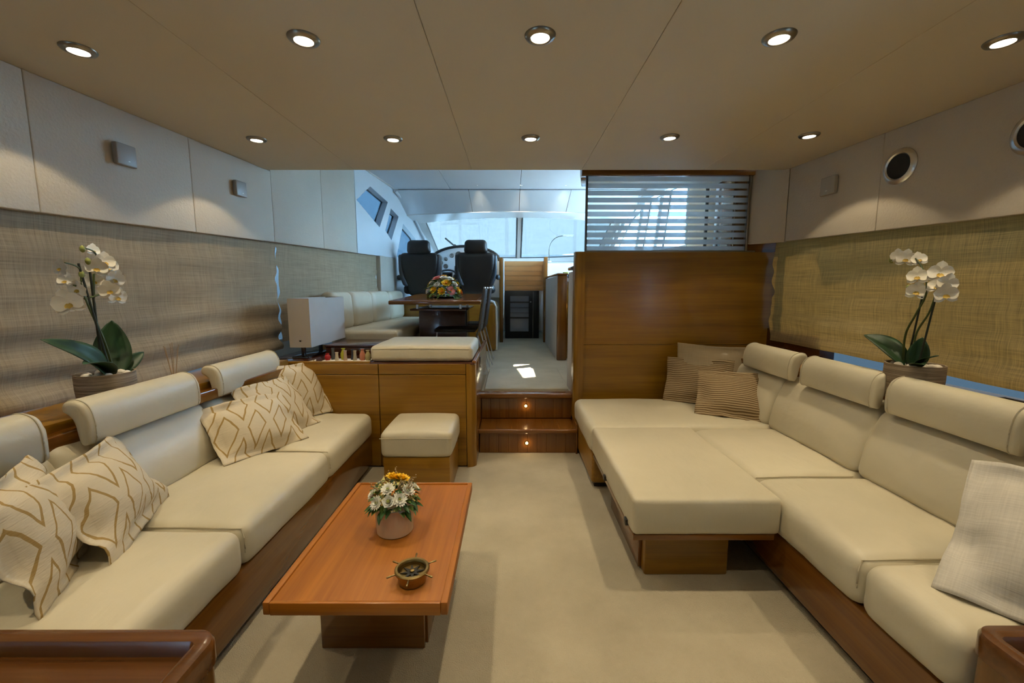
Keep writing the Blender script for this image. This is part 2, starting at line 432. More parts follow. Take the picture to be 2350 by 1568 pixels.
# side walls: upper band of padded panels, then the window wall of the wheelhouse
def side_wall(name, X, s):
    # backing
    def f(u, v):
        y = -1.3 + 4.37*u; return Vector((X(y) + s*.034, y, ZB(y) + .01 + (2.03-ZB(y)-.01)*v))
    root = struct(name, surf(f, 10, 1, .02), 'seam_dark')
    st = [-1.3, .85, 1.68, 2.40, 3.07] if s < 0 else [-1.3, .75, 1.55, 2.336, 3.0]
    for a, b_ in zip(st, st[1:]):
        g = .0009; p = []
        for z in (0, 1):
            for (y, off) in ((a+g, 0), (b_-g, 0), (b_-g, .03), (a+g, .03)):
                p.append((X(y)+s*off, y, ZB(y) if z == 0 else 2.0))
        obj('wall_panel', hexa(p, .004, 3), 'wall', root)
    st2 = [3.07, 3.76, 4.43] if s < 0 else [3.3, 3.76, 4.43]
    for a, b_ in zip(st2, st2[1:]):
        p = []
        for z in (0, 1):
            for (y, off) in ((a+.002, 0), (b_-.002, 0), (b_-.002, .06), (a+.002, .06)):
                p.append((X(y)+s*off, y, ZB(y) if z == 0 else UCEIL+.02))
        obj('wall_panel', hexa(p, .005, 2), 'wall', root)
    # wheelhouse window wall with three openings
    outer = [(4.434, ZB(4.43)), (5.56, ZB(5.56)), (5.56, .36), (7.95, .36), (7.95, 1.78), (7.3, 2.09), (6.6, 2.31), (6.1, 2.42), (5.6, 2.47), (4.434, 2.47)]
    holes = [[(4.43+.03, 2.085), (4.83, 2.30), (5.36, 2.235), (5.06, 1.895)],
             [(5.245, 1.885), (5.46, 2.18), (5.74, 2.125), (5.44, 1.79)],
             [(5.61, 1.60), (5.92, 2.06), (6.45, 1.93), (6.95, 1.60)]]
    if s > 0:
        holes = [[(4.47, 1.64), (4.47, 2.28), (5.02, 2.30), (5.20, 1.64)], [(5.30, 1.64), (5.12, 2.30), (5.60, 2.30), (5.86, 1.64)], [(5.96, 1.62), (5.72, 2.28), (6.30, 2.16), (7.05, 1.72)]]
    bm = bmesh.new()
    for loop in [outer] + holes:
        vs = [bm.verts.new((X(y), y, z)) for y, z in loop]
        for i in range(len(vs)): bm.edges.new((vs[i], vs[(i+1) % len(vs)]))
    bmesh.ops.triangle_fill(bm, edges=bm.edges[:], use_beauty=True)
    ret = bmesh.ops.extrude_face_region(bm, geom=bm.faces[:])
    for v in ret['geom']:
        if isinstance(v, bmesh.types.BMVert): v.co.x += s*.09
    obj('window_wall', bm, 'white_panel', root, smooth=False)
    for h in holes:
        cy = sum(p[0] for p in h)/4; cz = sum(p[1] for p in h)/4
        h2 = [(cy+(y-cy)*1.03, cz+(z-cz)*1.03) for y, z in h]
        fr = [Vector((X(y)+s*.078, y, z)) for y, z in h]
        w = obj('window_frame', tube(fr, .012, 6, closed=True), 'frame_black', root)
        obj('window_pane', poly_prism(h2, 0, lambda y, z, kk: Vector((X(y)+s*(.082+.005*kk), y, z))), 'glass_clear', root, smooth=False)
    return root
wl = side_wall('wall_left', XL, -1); wr_ = side_wall('wall_right', XR, 1)
# last padded panel on the right turns in to meet the glass screen
p = []
for z in (0, 1):
    for (x, y) in ((XR(3.0), 3.004), (1.735, 3.215), (1.765, 3.235), (XR(3.0)+.03, 3.02)):
        p.append((x, y, ZB(y)-.005 if z == 0 else 2.06))
obj('wall_panel', hexa(p, .005, 2), 'wall', wr_)
struct('trim_1', tube([Vector((XL(y)+.012, y, z)) for y, z in ((4.5, 2.46), (5.1, 2.455), (5.6, 2.45), (6.1, 2.405), (6.6, 2.30), (7.3, 2.08), (7.9, 1.80))], .022, 8), 'white_gloss')
struct('trim_2', tube([Vector((XR(y)-.012, y, z)) for y, z in ((4.5, 2.46), (5.1, 2.455), (5.6, 2.45), (6.1, 2.405), (6.6, 2.30), (7.3, 2.08), (7.9, 1.80))], .022, 8), 'white_gloss')
struct('trim_3', tube([Vector((XL(y)+.03, y, z)) for y, z in ((5.55, 2.41), (5.95, 2.34), (6.35, 2.20), (6.75, 2.0), (7.2, 1.75), (7.5, 1.55))], .018, 8), 'white_panel')
struct('trim_4', tube([Vector((XR(y)-.03, y, z)) for y, z in ((5.55, 2.41), (5.95, 2.34), (6.35, 2.20), (6.75, 2.0), (7.2, 1.75), (7.5, 1.55))], .018, 8), 'white_panel')

# hull sides with long saloon windows behind the blinds
def hull(name, X, s, wn):
    bm = bmesh.new()
    def strip(y0, y1, z0, z1, off, t=.04):
        p = [(X(y)+s*o_, y, z) for z in (z0, z1) for y, o_ in ((y0, off), (y1, off), (y1, off+t), (y0, off+t))]
        join(bm, hexa(p))
    strip(-1.36, 3.07, -.06, .72, .16); strip(3.07, 5.6, -.06, .80, .16)
    strip(-1.36, 3.07, 1.60, 2.05, .16); strip(3.07, 4.43, 1.60, 2.5, .11)
    strip(-1.36, .3, .72, 1.60, .16); strip(5.03, 5.6, .80, 1.6, .16)
    strip(3.10, 3.17, .72, 1.60, .16)
    o = struct(name, bm, 'white_gloss', smooth=False)
    for a, b_, z0 in ((.3, 3.10, .72), (3.17, 5.03, .80)):
        p = [(X(y)+s*o_, y, z) for z in (z0, 1.60) for y, o_ in ((a, .175), (b_, .175), (b_, .181), (a, .181))]
        w = struct('window_%d' % wn, hexa(p), 'glass_tint', smooth=False); wn += 1
hull('wall_hull_left', XL, -1, 1); hull('wall_hull_right', XR, 1, 3)
# soffit boards that close the band's underside towards the hull
for nm, X, s in (('trim_5', XL, -1), ('trim_6', XR, 1)):
    p = [(X(y)+s*o_, y, ZB(y)+dz) for dz in (.03, .05) for y, o_ in ((-1.3, .03), (3.07, .03), (3.07, .17), (-1.3, .17))]
    struct(nm, hexa(p), 'ceiling', smooth=False)
for nm, X, s in (('trim_7', XL, -1), ('trim_8', XR, 1)):
    p = [(X(y)+s*o_, y, ZB(y)+dz) for dz in (.03, .05) for y, o_ in ((3.07, .03), (5.6, .03), (5.6, .17), (3.07, .17))]
    struct(nm, hexa(p), 'ceiling', smooth=False)
struct('trim_19', hexa([(XR(y)+o_, y, z) for z in (.73, .90) for y, o_ in ((2.70, .06), (3.2, .06), (3.2, .16), (2.70, .16))], .004), 'dark_y')
# pillar behind the dining bench
p = [(XL(y)-o_, y, z) for z in (DECK, ZB(5.3)) for y, o_ in ((5.03, -.005), (5.56, -.005), (5.56, .05), (5.03, .05))]
struct('wall_pillar', hexa(p, .008), 'wall')
# ledges along the hull under the blinds
for nm, X, s, e in (('trim_9', XL, -1, 2.75), ('trim_10', XR, 1, 3.2)):
    p = [(X(y)+s*o_, y, z) for z in (.675, .735) for y, o_ in ((-.2, -.24), (e, -.24), (e, .165), (-.2, .165))]
    struct(nm, hexa(p, .006), 'wood_y')
p = [(XL(y)-o_, y, z) for z in (.655, .705) for y, o_ in ((-.2, -.30), (2.75, -.30), (2.75, -.235), (-.2, -.235))]
struct('trim_11', hexa(p, .006), 'redwood_y')
p = [(XR(y)+o_, y, z) for z in (.675, .71) for y, o_ in ((-.2, -.28), (3.18, -.28), (3.18, -.235), (-.2, -.235))]
struct('trim_12', hexa(p, .006), 'redwood_y')

# wheelhouse floor, steps
struct('floor_upper', box(-1.75, 1.95, 3.3, 8.0, .30, DECK, .012, 3), 'carpet')
struct('wall_under_deck', box(-1.9, 2.1, 3.27, 3.30, -.05, .355), 'redwood_x')
st = struct('floor_steps', box(-.236, .462, 3.02, 3.27, 0, .155), 'redwood_x')
for i, x in enumerate([-.236 + .0698*k for k in range(10)]):
    obj('riser_board', box(x+.0002, x+.0696, 3.0, 3.02, .002, .158, .001, 1), 'redwood_z', st)
    obj('riser_board', box(x+.0002, x+.0696, 3.25, 3.272, .186, .352, .001, 1), 'redwood_z', st)
for i in range(6):
    x = -.236 + .1164*i
    obj('tread_board', box(x+.0002, x+.1162, 3.0, 3.25, .157, .182, .001, 1), 'redwood_y', st)
obj('nosing', box(-.245, .470, 2.965, 3.0, .155, .187, .011, 4), 'redwood_x', st)
obj('nosing', box(-.250, .478, 3.205, 3.31, .352, .392, .012, 4), 'redwood_x', st)
obj('side_trim', box(.462, .476, 2.98, 3.25, 0, .22, .004, 2), 'redwood_z', st)
# carpet lip resting on the top step
struct('floor_runner', cush(-.225, .455, 3.335, 4.2, .372, .402, .014, .002, 8, .003), 'carpet')

# ------------------------------------------------------------------ windscreen
wsr = struct('window_5', surf(lambda u, v: ws(-1.30+u*1.385, v), 14, 8, .006), 'glass_clear')
struct('window_6', surf(lambda u, v: ws(.150+u*1.36, v), 14, 8, .006), 'glass_clear')
def ws_frame(name, x0, x1):
    loop = [ws(x0, v/8) for v in range(9)] + [ws(x0+(x1-x0)*u/12, 1.0) for u in range(1, 13)] + [ws(x1, 1-v/8) for v in range(1, 9)] + [ws(x1-(x1-x0)*u/12, 0) for u in range(1, 12)]
    struct(name, tube(loop, .013, 6, closed=True), 'frame_black')
ws_frame('trim_13', -1.30, .075); ws_frame('trim_14', .160, 1.50)
struct('trim_15', hexa([ws(.083, 0), ws(.153, 0), ws(.153, 1.12), ws(.083, 1.12), ws(.083, 0, .05), ws(.153, 0, .05), ws(.153, 1.12, .05), ws(.083, 1.12, .05)], .008), 'white_gloss')
struct('trim_16', surf(lambda u, v: ws(-1.46+3.12*u, 1.0) + Vector((0, .05*v, -.10*v)), 20, 2, .02), 'white_gloss')
for nm, x0, x1 in (('trim_17', -1.50, -1.30), ('trim_18', 1.50, 1.70)):
    struct(nm, surf(lambda u, v: ws(x0+(x1-x0)*u, v*1.05-.02), 4, 10, .02), 'white_gloss')
struct('wall_windscreen_base', box(-1.45, 1.65, 7.92, 7.98, .36, 1.80), 'white_panel')
cov = obj('windscreen_cover', surf(lambda u, v: ws(-1.55+3.3*u, -.1+1.25*v, .14) + noise.noise_vector(Vector((u*9, v*5, 1)))*.012, 40, 16), 'screen_mesh')
tag(cov, 'pale mesh sun cover stretched over the outside of the windscreen', 'sun cover')
for nm, X, s in (('left', XL, -1), ('right', XR, 1)):
    c2 = obj('side_window_cover', surf(lambda u, v: Vector((X(4.3+2.9*u)+s*(.16+.01*math.sin(u*17)), 4.3+2.9*u, 1.5+(.95-.35*max(0, u-.5))*v)), 24, 4), 'screen_side' if s < 0 else 'screen_mesh')
    if s < 0: tag(c2, 'blue mesh sun cover outside the left wheelhouse side windows', 'sun cover')
    else:
        bpy.data.objects.remove(c2)
# masts of other boats outside
for i, (x, y, h, r) in enumerate(((-3.6, 19, 14, .08), (-1.9, 16, 11, .06), (-.2, 17, 12, .08), (2.6, 18, 13, .07), (3.7, 21, 15, .07))):
    lab = ['thin grey mast beyond the left corner of the windscreen', 'slim mast seen left of the windscreen mullion, above the left helm seat', 'mast just left of the windscreen mullion',
           'mast right of the windscreen mullion', 'tall mast beyond the right part of the windscreen'][i]
    mt = thing('sailboat_mast', lab, 'mast', (x, y, -2), group='masts outside the windscreen')
    obj('spar', tube([(0, 0, 0), (0, 0, h)], r, 8, r2=r*.7), 'mast', mt)
    obj('spreader', box(-.7, .7, -.03, .03, h*.5, h*.5+.05), 'mast', mt)
    for s in (-1, 1): obj('shroud', tube([(s*.9, 0, 0), (s*.7, 0, h*.5), (0, 0, h*.95)], .012, 5), 'mast', mt)
wp = thing('windscreen_wiper', 'black wiper parked on the left windscreen pane', 'wiper', ws(-1.0, .8, .03))
obj('blade', tube([(-.12, -.28, .14), (.10, .16, -.05)], .014, 6), 'black', wp); obj('arm', tube([(0, -.05, .06), (.22, .22, -.08)], .01, 6), 'black', wp)

# ------------------------------------------------------------------ ceiling downlights
DL = [(-1.464, 1.552, 'far left of the near row of ceiling lights'), (-.673, 1.489, 'second from the left in the near row'), (.09, 1.472, 'middle of the near row over the coffee table'),
      (.857, 1.48, 'second from the right in the near row'), (1.60, 1.50, 'far right of the near row'),
      (-1.382, 2.427, 'far left of the far row'), (-.642, 2.42, 'second from the left in the far row'), (.10, 2.407, 'in the middle of the far row'),
      (.841, 2.394, 'second from the right in the far row'), (1.567, 2.367, 'far right of the far row'),
      (-1.45, .58, 'left, above the near end of the left sofa'), (-.66, .56, 'left of the camera'), (.09, .56, 'straight above the camera'), (.86, .56, 'right of the camera'), (1.62, .58, 'right, above the near end of the right sofa')]
ring_p = [(.030, -.004), (.030, -.010), (.034, -.012), (.046, -.008), (.050, -.002), (.050, .004), (.030, .004)]
proto = None
for i, (x, y, w) in enumerate(DL):
    d = thing('ceiling_downlight', 'lit round recessed ceiling lamp, ' + w, 'downlight', (x, y, CEIL), group='recessed ceiling downlights')
    if proto is None:
        rg = obj('trim_ring', lathe(ring_p, 36, cap=False), 'nickel', d)
        gl = obj('bulb', lathe([(.001, -.012), (.012, -.0115), (.022, -.009), (.0305, -.004), (.0305, .003)], 32), 'lamp_glow', d); proto = (rg, gl)
    else:
        share(proto[0], 'trim_ring', d); share(proto[1], 'bulb', d)
    ld = bpy.data.lights.new('downlight_beam', 'SPOT'); ld.energy = LAMP*.45; ld.color = LAMP_COL
    ld.spot_size = math.radians(106); ld.spot_blend = .15; ld.shadow_soft_size = .014
    lo = bpy.data.objects.new('downlight_beam', ld); COL.objects.link(lo); lo.parent = d; lo.location = (0, 0, -.035)
    l2 = bpy.data.lights.new('downlight_core', 'SPOT'); l2.energy = LAMP*1.3; l2.color = LAMP_COL; l2.spot_size = math.radians(64); l2.spot_blend = .85; l2.shadow_soft_size = .014
    lo = bpy.data.objects.new('downlight_core', l2); COL.objects.link(lo); lo.parent = d; lo.location = (0, 0, -.035)
# small lamps in the windscreen header
for i, x in enumerate((-.42, .12, .66)):
    w = ('left of the three small lamps above the windscreen', 'middle of the three small lamps above the windscreen', 'right of the three small lamps above the windscreen')[i]
    d = thing('header_lamp', 'small lit lamp, ' + w, 'downlight', (x, 5.40, UCEIL+.0118), group='lamps above the windscreen')
    share(proto[0], 'trim_ring', d); share(proto[1], 'bulb', d)
    ld = bpy.data.lights.new('header_beam', 'SPOT'); ld.energy = 26; ld.color = (1, .88, .66); ld.spot_size = math.radians(46); ld.spot_blend = 1.0; ld.shadow_soft_size = .02
    lo = bpy.data.objects.new('header_beam', ld); COL.objects.link(lo); lo.parent = d; lo.location = (0, .02, -.03)
    lo.rotation_euler = (math.radians(66), 0, 0)
# lamps over the dining corner, hidden from the saloon by the step in the ceiling
for x, y, w in ((-.95, 3.75, 'left above the near side of the dining table'), (-.25, 3.75, 'right above the near side of the dining table'), (.75, 4.1, 'above the galley'), (-.6, 4.35, 'above the far side of the dining table')):
    d = thing('ceiling_downlight', 'lit round recessed wheelhouse lamp ' + w, 'downlight', (x, y, UCEIL), group='recessed ceiling downlights')
    share(proto[0], 'trim_ring', d); share(proto[1], 'bulb', d)
    ld = bpy.data.lights.new('downlight_beam', 'SPOT'); ld.energy = 10; ld.color = (1, .94, .86); ld.spot_size = math.radians(100); ld.spot_blend = .5; ld.shadow_soft_size = .02
    lo = bpy.data.objects.new('downlight_beam', ld); COL.objects.link(lo); lo.parent = d; lo.location = (0, 0, -.035)
# step lights
for z, y, w in ((.075, 2.999, 'lower'), (.283, 3.249, 'upper')):
    d = thing('step_light', 'tiny round warm light in the %s stair riser' % w, 'step light', (.108, y, z), group='stair riser lights')
    a = obj('trim_ring', lathe([(.009, 0), (.010, .004), (.014, .004), (.017, 0)], 24, cap=False), 'brass', d); a.rotation_euler = (PI/2, 0, 0)
    a = obj('bulb', lathe([(.0005, .003), (.006, .0025), (.0095, 0)], 20), 'step_glow', d); a.rotation_euler = (PI/2, 0, 0)
    ld = bpy.data.lights.new('step_beam', 'POINT'); ld.energy = .12; ld.color = (1, .7, .35); ld.shadow_soft_size = .008
    lo = bpy.data.objects.new('step_beam', ld); COL.objects.link(lo); lo.parent = d; lo.location = (0, -.015, 0)

# ------------------------------------------------------------------ blinds
def blind(name, label, X, s, y0, y1, zt, zb, mat, folds, seed, wavy=0):
    def f(u, v):
        y = y0 + (y1-y0)*u
        z_top = ZB(y) + .03; z = z_top + (zb(y) - z_top)*v
        x = X(y) + s*.045
        q = Vector((y*2.2, z*6.0, seed))
        amp = .006 + folds*max(0, v-.45)**1.2
        x -= s*(amp*math.sin(v*34 + noise.noise(Vector((y*1.3, 0, seed)))*2.2)*.45 if folds > .02 else 0)
        x -= s*noise.noise(q)*.014
        ed = min(u, 1-u)
        x -= s*.012*math.exp(-ed*40)*noise.noise(Vector((u*3, z*14, seed+5)))*2
        if u > .999 and wavy: y += wavy*noise.noise(Vector((0, z*9, seed)))
        z += .006*noise.noise(Vector((y*3, v*3, seed+9)))*v
        return Vector((x, y, z))
    o = obj(name, surf(f, int((y1-y0)*26), 60), mat)
    return tag(o, label, 'blind')
blind('window_blind', 'long crumpled taupe fabric blind behind the orchid on the left sofa side', XL, -1, .25, 3.136, 0, lambda y: .715+.012*y, 'blind_taupe', .055, 1.0, .018)
blind('window_blind', 'shorter taupe fabric blind behind the dining bench', XL, -1, 3.150, 5.03, 0, lambda y: .80, 'blind_taupe', .02, 4.0)
blind('window_blind', 'sunlit golden woven fabric blind behind the right sofa', XR, 1, .25, 3.15, 0, lambda y: .752+.022*y, 'blind', .022, 7.0, .05)

# ------------------------------------------------------------------ sofas
SEAT = .385
def headrest(parent, y0, y1, s, x, z, mat='leather'):
    """hooked bolster: u towards the room"""
    prof = [(.125, .0), (.128, .05), (.121, .10), (.102, .131), (.07, .144), (.042, .140), (.028, .124), (.029, .106), (.045, .095), (.062, .08), (.072, .05), (.077, .02), (.088, -.005), (.108, -.012)]
    pr = smooth_loop([(a, b, 0) for a, b in prof], 4)
    cx = sum(p.x for p in pr)/len(pr); cz = sum(p.y for p in pr)/len(pr)
    st = [(0, .55), (.003, .80), (.009, .93), (.018, .985), (.03, 1.0)]
    L = y1-y0
    rows = [(a, k) for a, k in st] + [(.03+(L-.06)*i/8, 1.0) for i in range(1, 8)] + [(L-a, k) for a, k in reversed(st)]
    bm = bmesh.new(); rings = []
    for (yy, kk) in rows:
        ring = []
        for p in pr:
            # shrink towards the nearest point of the hook's spine at the ends
            spx, spz = (.10, p.y) if p.y < .09 else (.08, .11)
            q = Vector((spx + (p.x-spx)*kk, spz + (p.y-spz)*kk))
            w = noise.noise(Vector((yy*6, p.x*20, p.y*20+y0)))*.0025
            ring.append(bm.verts.new((x - s*(q.x+w), y0+yy, z+q.y)))
        rings.append(ring)
    for a, b_ in zip(rings, rings[1:]):
        for i in range(len(a)): bm.faces.new((a[i], a[(i+1) % len(a)], b_[(i+1) % len(a)], b_[i]))
    bm.faces.new(rings[0]); bm.faces.new(rings[-1])
    h = obj('headrest', bm, mat, parent, angle=70)
    for yy in (.02, L-.02):
        obj('piping', tube([(x - s*(p.x+(.0008 if p.x > .05 else 0)), y0+yy, z+p.y+(.001 if p.y > .1 else 0)) for p in pr], .0022, 5, closed=True), 'leather_seam', h)
    return h
def back_cushion(parent, y0, y1, s, xb, xt, z0, z1, seed):
    """leaning back cushion; xb bottom front, xt top front (towards the wall)"""
    d = .15
    bm = cush(-d/2, d/2, y0+.002, y1-.002, 0, z1-z0, .045, .004, 8, .0025, seed, .012)
    for v in bm.verts:
        t = v.co.z/(z1-z0)
        v.co.x = (xb + (xt-xb)*t) + s*(d/2) + v.co.x*1.0 - s*.02*math.sin(PI*min(1, max(0, t)))
        v.co.z += z0
    return obj('back_cushion', bm, 'leather', parent, angle=80)
def front_seam(parent, a, xf, xb, S, r, z0, s):
    # stitched seam along the near upper and front edge of a seat cushion; s: +1 cushion extends towards +x from xf
    k, q = r*.29, r*.40; e = .0015
    P = [(xb, a+k-e, S-k+.006), (xf+s*(r+.12), a+k-e, S-k+.006), (xf+s*(r+.03), a+k-e, S-k+.003), (xf+s*r, a+k-e, S-k+e), (xf+s*q*1.25, a+q*.9, S-q*.8), (xf+s*(k-.002), a+k-e, S-r), (xf+s*(k-.003), a+k-e, S-r-.04), (xf+s*(k-.002), a+k-e, z0)]
    obj('seam', tube(P, .0022, 6), 'leather_seam', parent)
ls = thing('sofa', 'long cream leather sofa along the left wall with wooden base', 'sofa', (0, 0, 0))
obj('base', box(-1.80, -.935, .875, 2.74, .035, .228, .004), 'redwood_y', ls)
obj('toe_kick', box(-1.78, -.965, .88, 2.73, 0, .04), 'toe', ls)
for a, b_, sd in ((.875, 1.372, 1.), (1.372, 2.07, 2.), (2.07, 2.735, 3.)):
    bm = cush(-1.50, -.918, a+.001, b_-.001, .225, SEAT, .045, .014, 12, .0045, sd, .004)
    c = obj('seat_cushion', bm, 'leather', ls, angle=80)
    if a > .9: front_seam(c, a, -.918, -1.40, SEAT, .045, .285, -1)
for a, b_, sd in ((.875, 1.34, 1.), (1.34, 2.02, 2.), (2.02, 2.73, 3.)):
    back_cushion(ls, a, b_, -1, -1.405, -1.51, .37, .672, sd)
for a, b_ in ((.88, 1.29), (1.415, 1.945), (2.075, 2.635)): headrest(ls, a, b_, -1, -1.575, .672)

rs = thing('corner_sofa', 'large cream leather corner sofa along the right wall and wooden bulkhead', 'sofa', (0, 0, 0))
obj('base', box(1.075, 1.95, .91, 2.44, .035, .212, .004), 'redwood_y', rs)
obj('base', box(.478, 1.95, 2.44, 3.10, .03, .225, .02, 3), 'wood_y', rs)
obj('toe_kick', box(1.105, 1.9, .92, 2.5, 0, .04), 'toe', rs)
obj('toe_kick', box(.50, 1.9, 2.47, 3.1, 0, .04), 'toe', rs)
for a, b_, sd in ((.91, 1.20, 5.), (1.20, 1.775, 6.), (1.775, 2.425, 7.)):
    c = obj('seat_cushion', cush(1.052, 1.62, a+.001, b_-.001, .212, SEAT, .05, .013, 12, .004, sd, .004), 'leather', rs, angle=80)
    if a > 1: front_seam(c, a, 1.052, 1.50, SEAT, .05, .28, 1)
obj('seat_cushion', cush(.462, 1.62, 2.428, 3.085, .222, SEAT+.004, .045, .012, 14, .005, 9., .004), 'leather', rs, angle=80)
for a, b_, sd in ((.91, 1.14, 1.3), (1.14, 1.80, 2.3), (1.80, 2.455, 3.3), (2.455, 3.09, 4.3)):
    back_cushion(rs, a, b_, 1, 1.50, 1.60, .375, .690, sd)
for a, b_ in ((.915, 1.20), (1.262, 1.735), (1.785, 2.265), (2.335, 2.83)): headrest(rs, a, b_, 1, 1.675, .695)

ot = thing('ottoman', 'wide cream leather ottoman on a wooden tray and pedestal, pushed against the right corner sofa', 'ottoman', (0, 0, 0))
obj('cushion', cush(.470, 1.048, 1.555, 2.424, .240, SEAT+.006, .020, .004, 12, .002, 3., .004), 'leather', ot, angle=80)
obj('tray', box(.475, 1.03, 1.565, 2.40, .215, .242, .004), 'redwood_x', ot)
obj('pedestal', box(.555, .905, 1.66, 2.25, 0, .216, .008), 'wood_x', ot)
obj('pedestal_trim', box(.540, .556, 1.70, 2.2, .01, .215, .003), 'redwood_z', ot)
for y in (1.62, 2.02): obj('hinge', box(.458, .474, y, y+.03, .245, .27, .003), 'black', ot)

# ------------------------------------------------------------------ loose cushions
def pillow(name, label, cat_group, mat, BL, BR, h, lean, t=.10, fl=.035, seed=0., sag=0., back=None, twist=0):
    BL, BR = Vector(BL), Vector(BR); w = (BR-BL).length; ex = (BR-BL).normalized()
    hz = Vector((0, 0, 1)); bk = hz.cross(ex).normalized()
    if back is not None and bk.dot(Vector(back)) < 0: bk = -bk
    a = math.radians(lean); up = (hz*math.cos(a) + bk*math.sin(a)); up = (up - ex*up.dot(ex)).normalized()
    nrm = ex.cross(up).normalized()
    n = 22; bm = bmesh.new(); hw, hh = w/2, h/2
    def prof(u, v):
        iu, iv = max(0, 1-abs(u)/(1-fl/hw)), max(0, 1-abs(v)/(1-fl/hh))
        return (1-(1-iu)**2.4)**.62*(1-(1-iv)**2.4)**.62 if iu > 0 and iv > 0 else 0
    grid = [[None]*(n+1) for _ in range(2*(n+1))]
    for side in (0, 1):
        for i in range(n+1):
            for j in range(n+1):
                u = math.sin((i/n-.5)*PI)*.35 + (2*i/n-1)*.65; v = math.sin((j/n-.5)*PI)*.35 + (2*j/n-1)*.65
                k_ = prof(u, v)
                px = u*hw*(1-.05*(1-abs(v))**1.0*abs(u)); py = v*hh*(1-.05*(1-abs(u))*abs(v))
                q = Vector((u*2.3, v*2.3, seed))
                wv = noise.noise(q)*.010 + noise.noise(q*2.6)*.005
                edge = 1-k_
                z = (t/2*k_ if side == 0 else -t/2*k_)
                z += wv*(.5+edge) + edge*.010*math.sin(3.1*u+5*v+seed) - sag*(u*u)*(1 if v > 0 else .4)
                z += .0016 if side == 0 else -.0016
                grid[side*(n+1)+i][j] = bm.verts.new((px, py, z))
    for side in (0, 1):
        for i in range(n):
            for j in range(n):
                a_ = side*(n+1)
                bm.faces.new((grid[a_+i][j], grid[a_+i+1][j], grid[a_+i+1][j+1], grid[a_+i][j+1]))
    for i in range(n):
        for (p_, q_) in (((i, 0), (i+1, 0)), ((i, n), (i+1, n))):
            bm.faces.new((grid[p_[0]][p_[1]], grid[q_[0]][q_[1]], grid[n+1+q_[0]][q_[1]], grid[n+1+p_[0]][p_[1]]))
        for (p_, q_) in (((0, i), (0, i+1)), ((n, i), (n, i+1))):
            bm.faces.new((grid[p_[0]][p_[1]], grid[q_[0]][q_[1]], grid[n+1+q_[0]][q_[1]], grid[n+1+p_[0]][p_[1]]))
    o = obj(name, bm, mat, None, angle=180)
    ctr = (BL+BR)/2 + up*hh
    M = Matrix((ex, up, nrm)).transposed().to_4x4(); M.translation = ctr
    o.matrix_world = M @ Matrix.Rotation(math.radians(twist), 4, 'Z')
    # stitched line where the flange meets the filling
    lx, ly = hw-fl*1.15, hh-fl*1.15
    return tag(o, label, 'cushion', cat_group)
G1 = 'lozenge patterned cushions on the left sofa'
wb = (-1, 0, 0)
pillow('throw_cushion', 'lozenge patterned cushion nearest the camera on the left sofa', G1, 'lozenge', (-1.15, .952, .392), (-1.326, 1.266, .392), .34, 20, .12, .03, 1., .0, wb)
pillow('throw_cushion', 'lozenge patterned cushion with curled flange, second from the near end of the left sofa', G1, 'lozenge', (-1.16, 1.15, .392), (-1.329, 1.575, .392), .32, 26, .11, .04, 2., .02, wb)
pillow('throw_cushion', 'brightly lit lozenge patterned cushion in the middle of the left sofa', G1, 'lozenge', (-1.309, 1.847, .392), (-1.103, 2.225, .392), .32, 40, .11, .035, 3., .01, wb)
pillow('throw_cushion', 'lozenge patterned cushion just behind the brightly lit one on the left sofa', G1, 'lozenge', (-1.25, 2.11, .392), (-1.16, 2.50, .392), .355, 36, .11, .035, 4., .01, wb)
pillow('throw_cushion', 'lozenge patterned cushion in the far corner of the left sofa against the wooden cabinet', G1, 'lozenge', (-1.36, 2.43, .392), (-1.175, 2.735, .392), .37, 26, .10, .03, 5., .01, wb)
rb = (0, 1, 0)
pillow('throw_cushion', 'plain tan linen cushion behind the striped ones in the sofa corner', None, 'linen_tan', (1.17, 3.0, .46), (1.66, 2.86, .44), .36, 18, .10, .04, 6., .01, rb)
G2 = 'brown striped cushions on the corner sofa'
pillow('throw_cushion', 'rear brown striped cushion leaning on the tan cushion', G2, 'stripe', (1.085, 3.00, .392), (1.47, 2.783, .392), .335, 24, .09, .03, 7., .0, rb)
pillow('throw_cushion', 'front brown striped cushion on the corner sofa', G2, 'stripe', (1.167, 2.659, .392), (1.542, 2.474, .392), .338, 38, .10, .035, 8., .01, rb)
pillow('throw_cushion', 'grey linen cushion with wide flange at the near end of the right sofa', None, 'linen_grey', (1.135, 1.065, .395), (1.37, .72, .395), .43, 44.6, .11, .05, 9., .02, rb)

# ------------------------------------------------------------------ coffee table
ct = thing('coffee_table', 'low rectangular cherry wood coffee table with raised edge on a box pedestal', 'table', (-.422, 1.405, 0))
obj('tabletop', box(-.235, .235, -.35, .35, .338, .356, .002), 'cherry_y', ct)
for x in (-.2395, .2395): obj('edge_strip', box(x-.0095, x+.0095, -.357, .357, .325, .362, .003, 2), 'cherry_y', ct)
for y in (-.3535, .3535): obj('edge_strip', box(-.23, .23, y-.006, y+.006, .325, .362, .003, 2), 'cherry_x', ct)
obj('underframe', box(-.232, .232, -.345, .345, .326, .339), 'redwood_y', ct)
obj('pedestal', box(-.215, .130, -.115, .19, 0, .328, .004), 'redwood_x', ct)
obj('pedestal_trim', box(.130, .137, -.09, .17, .0, .326, .002), 'redwood_z', ct)

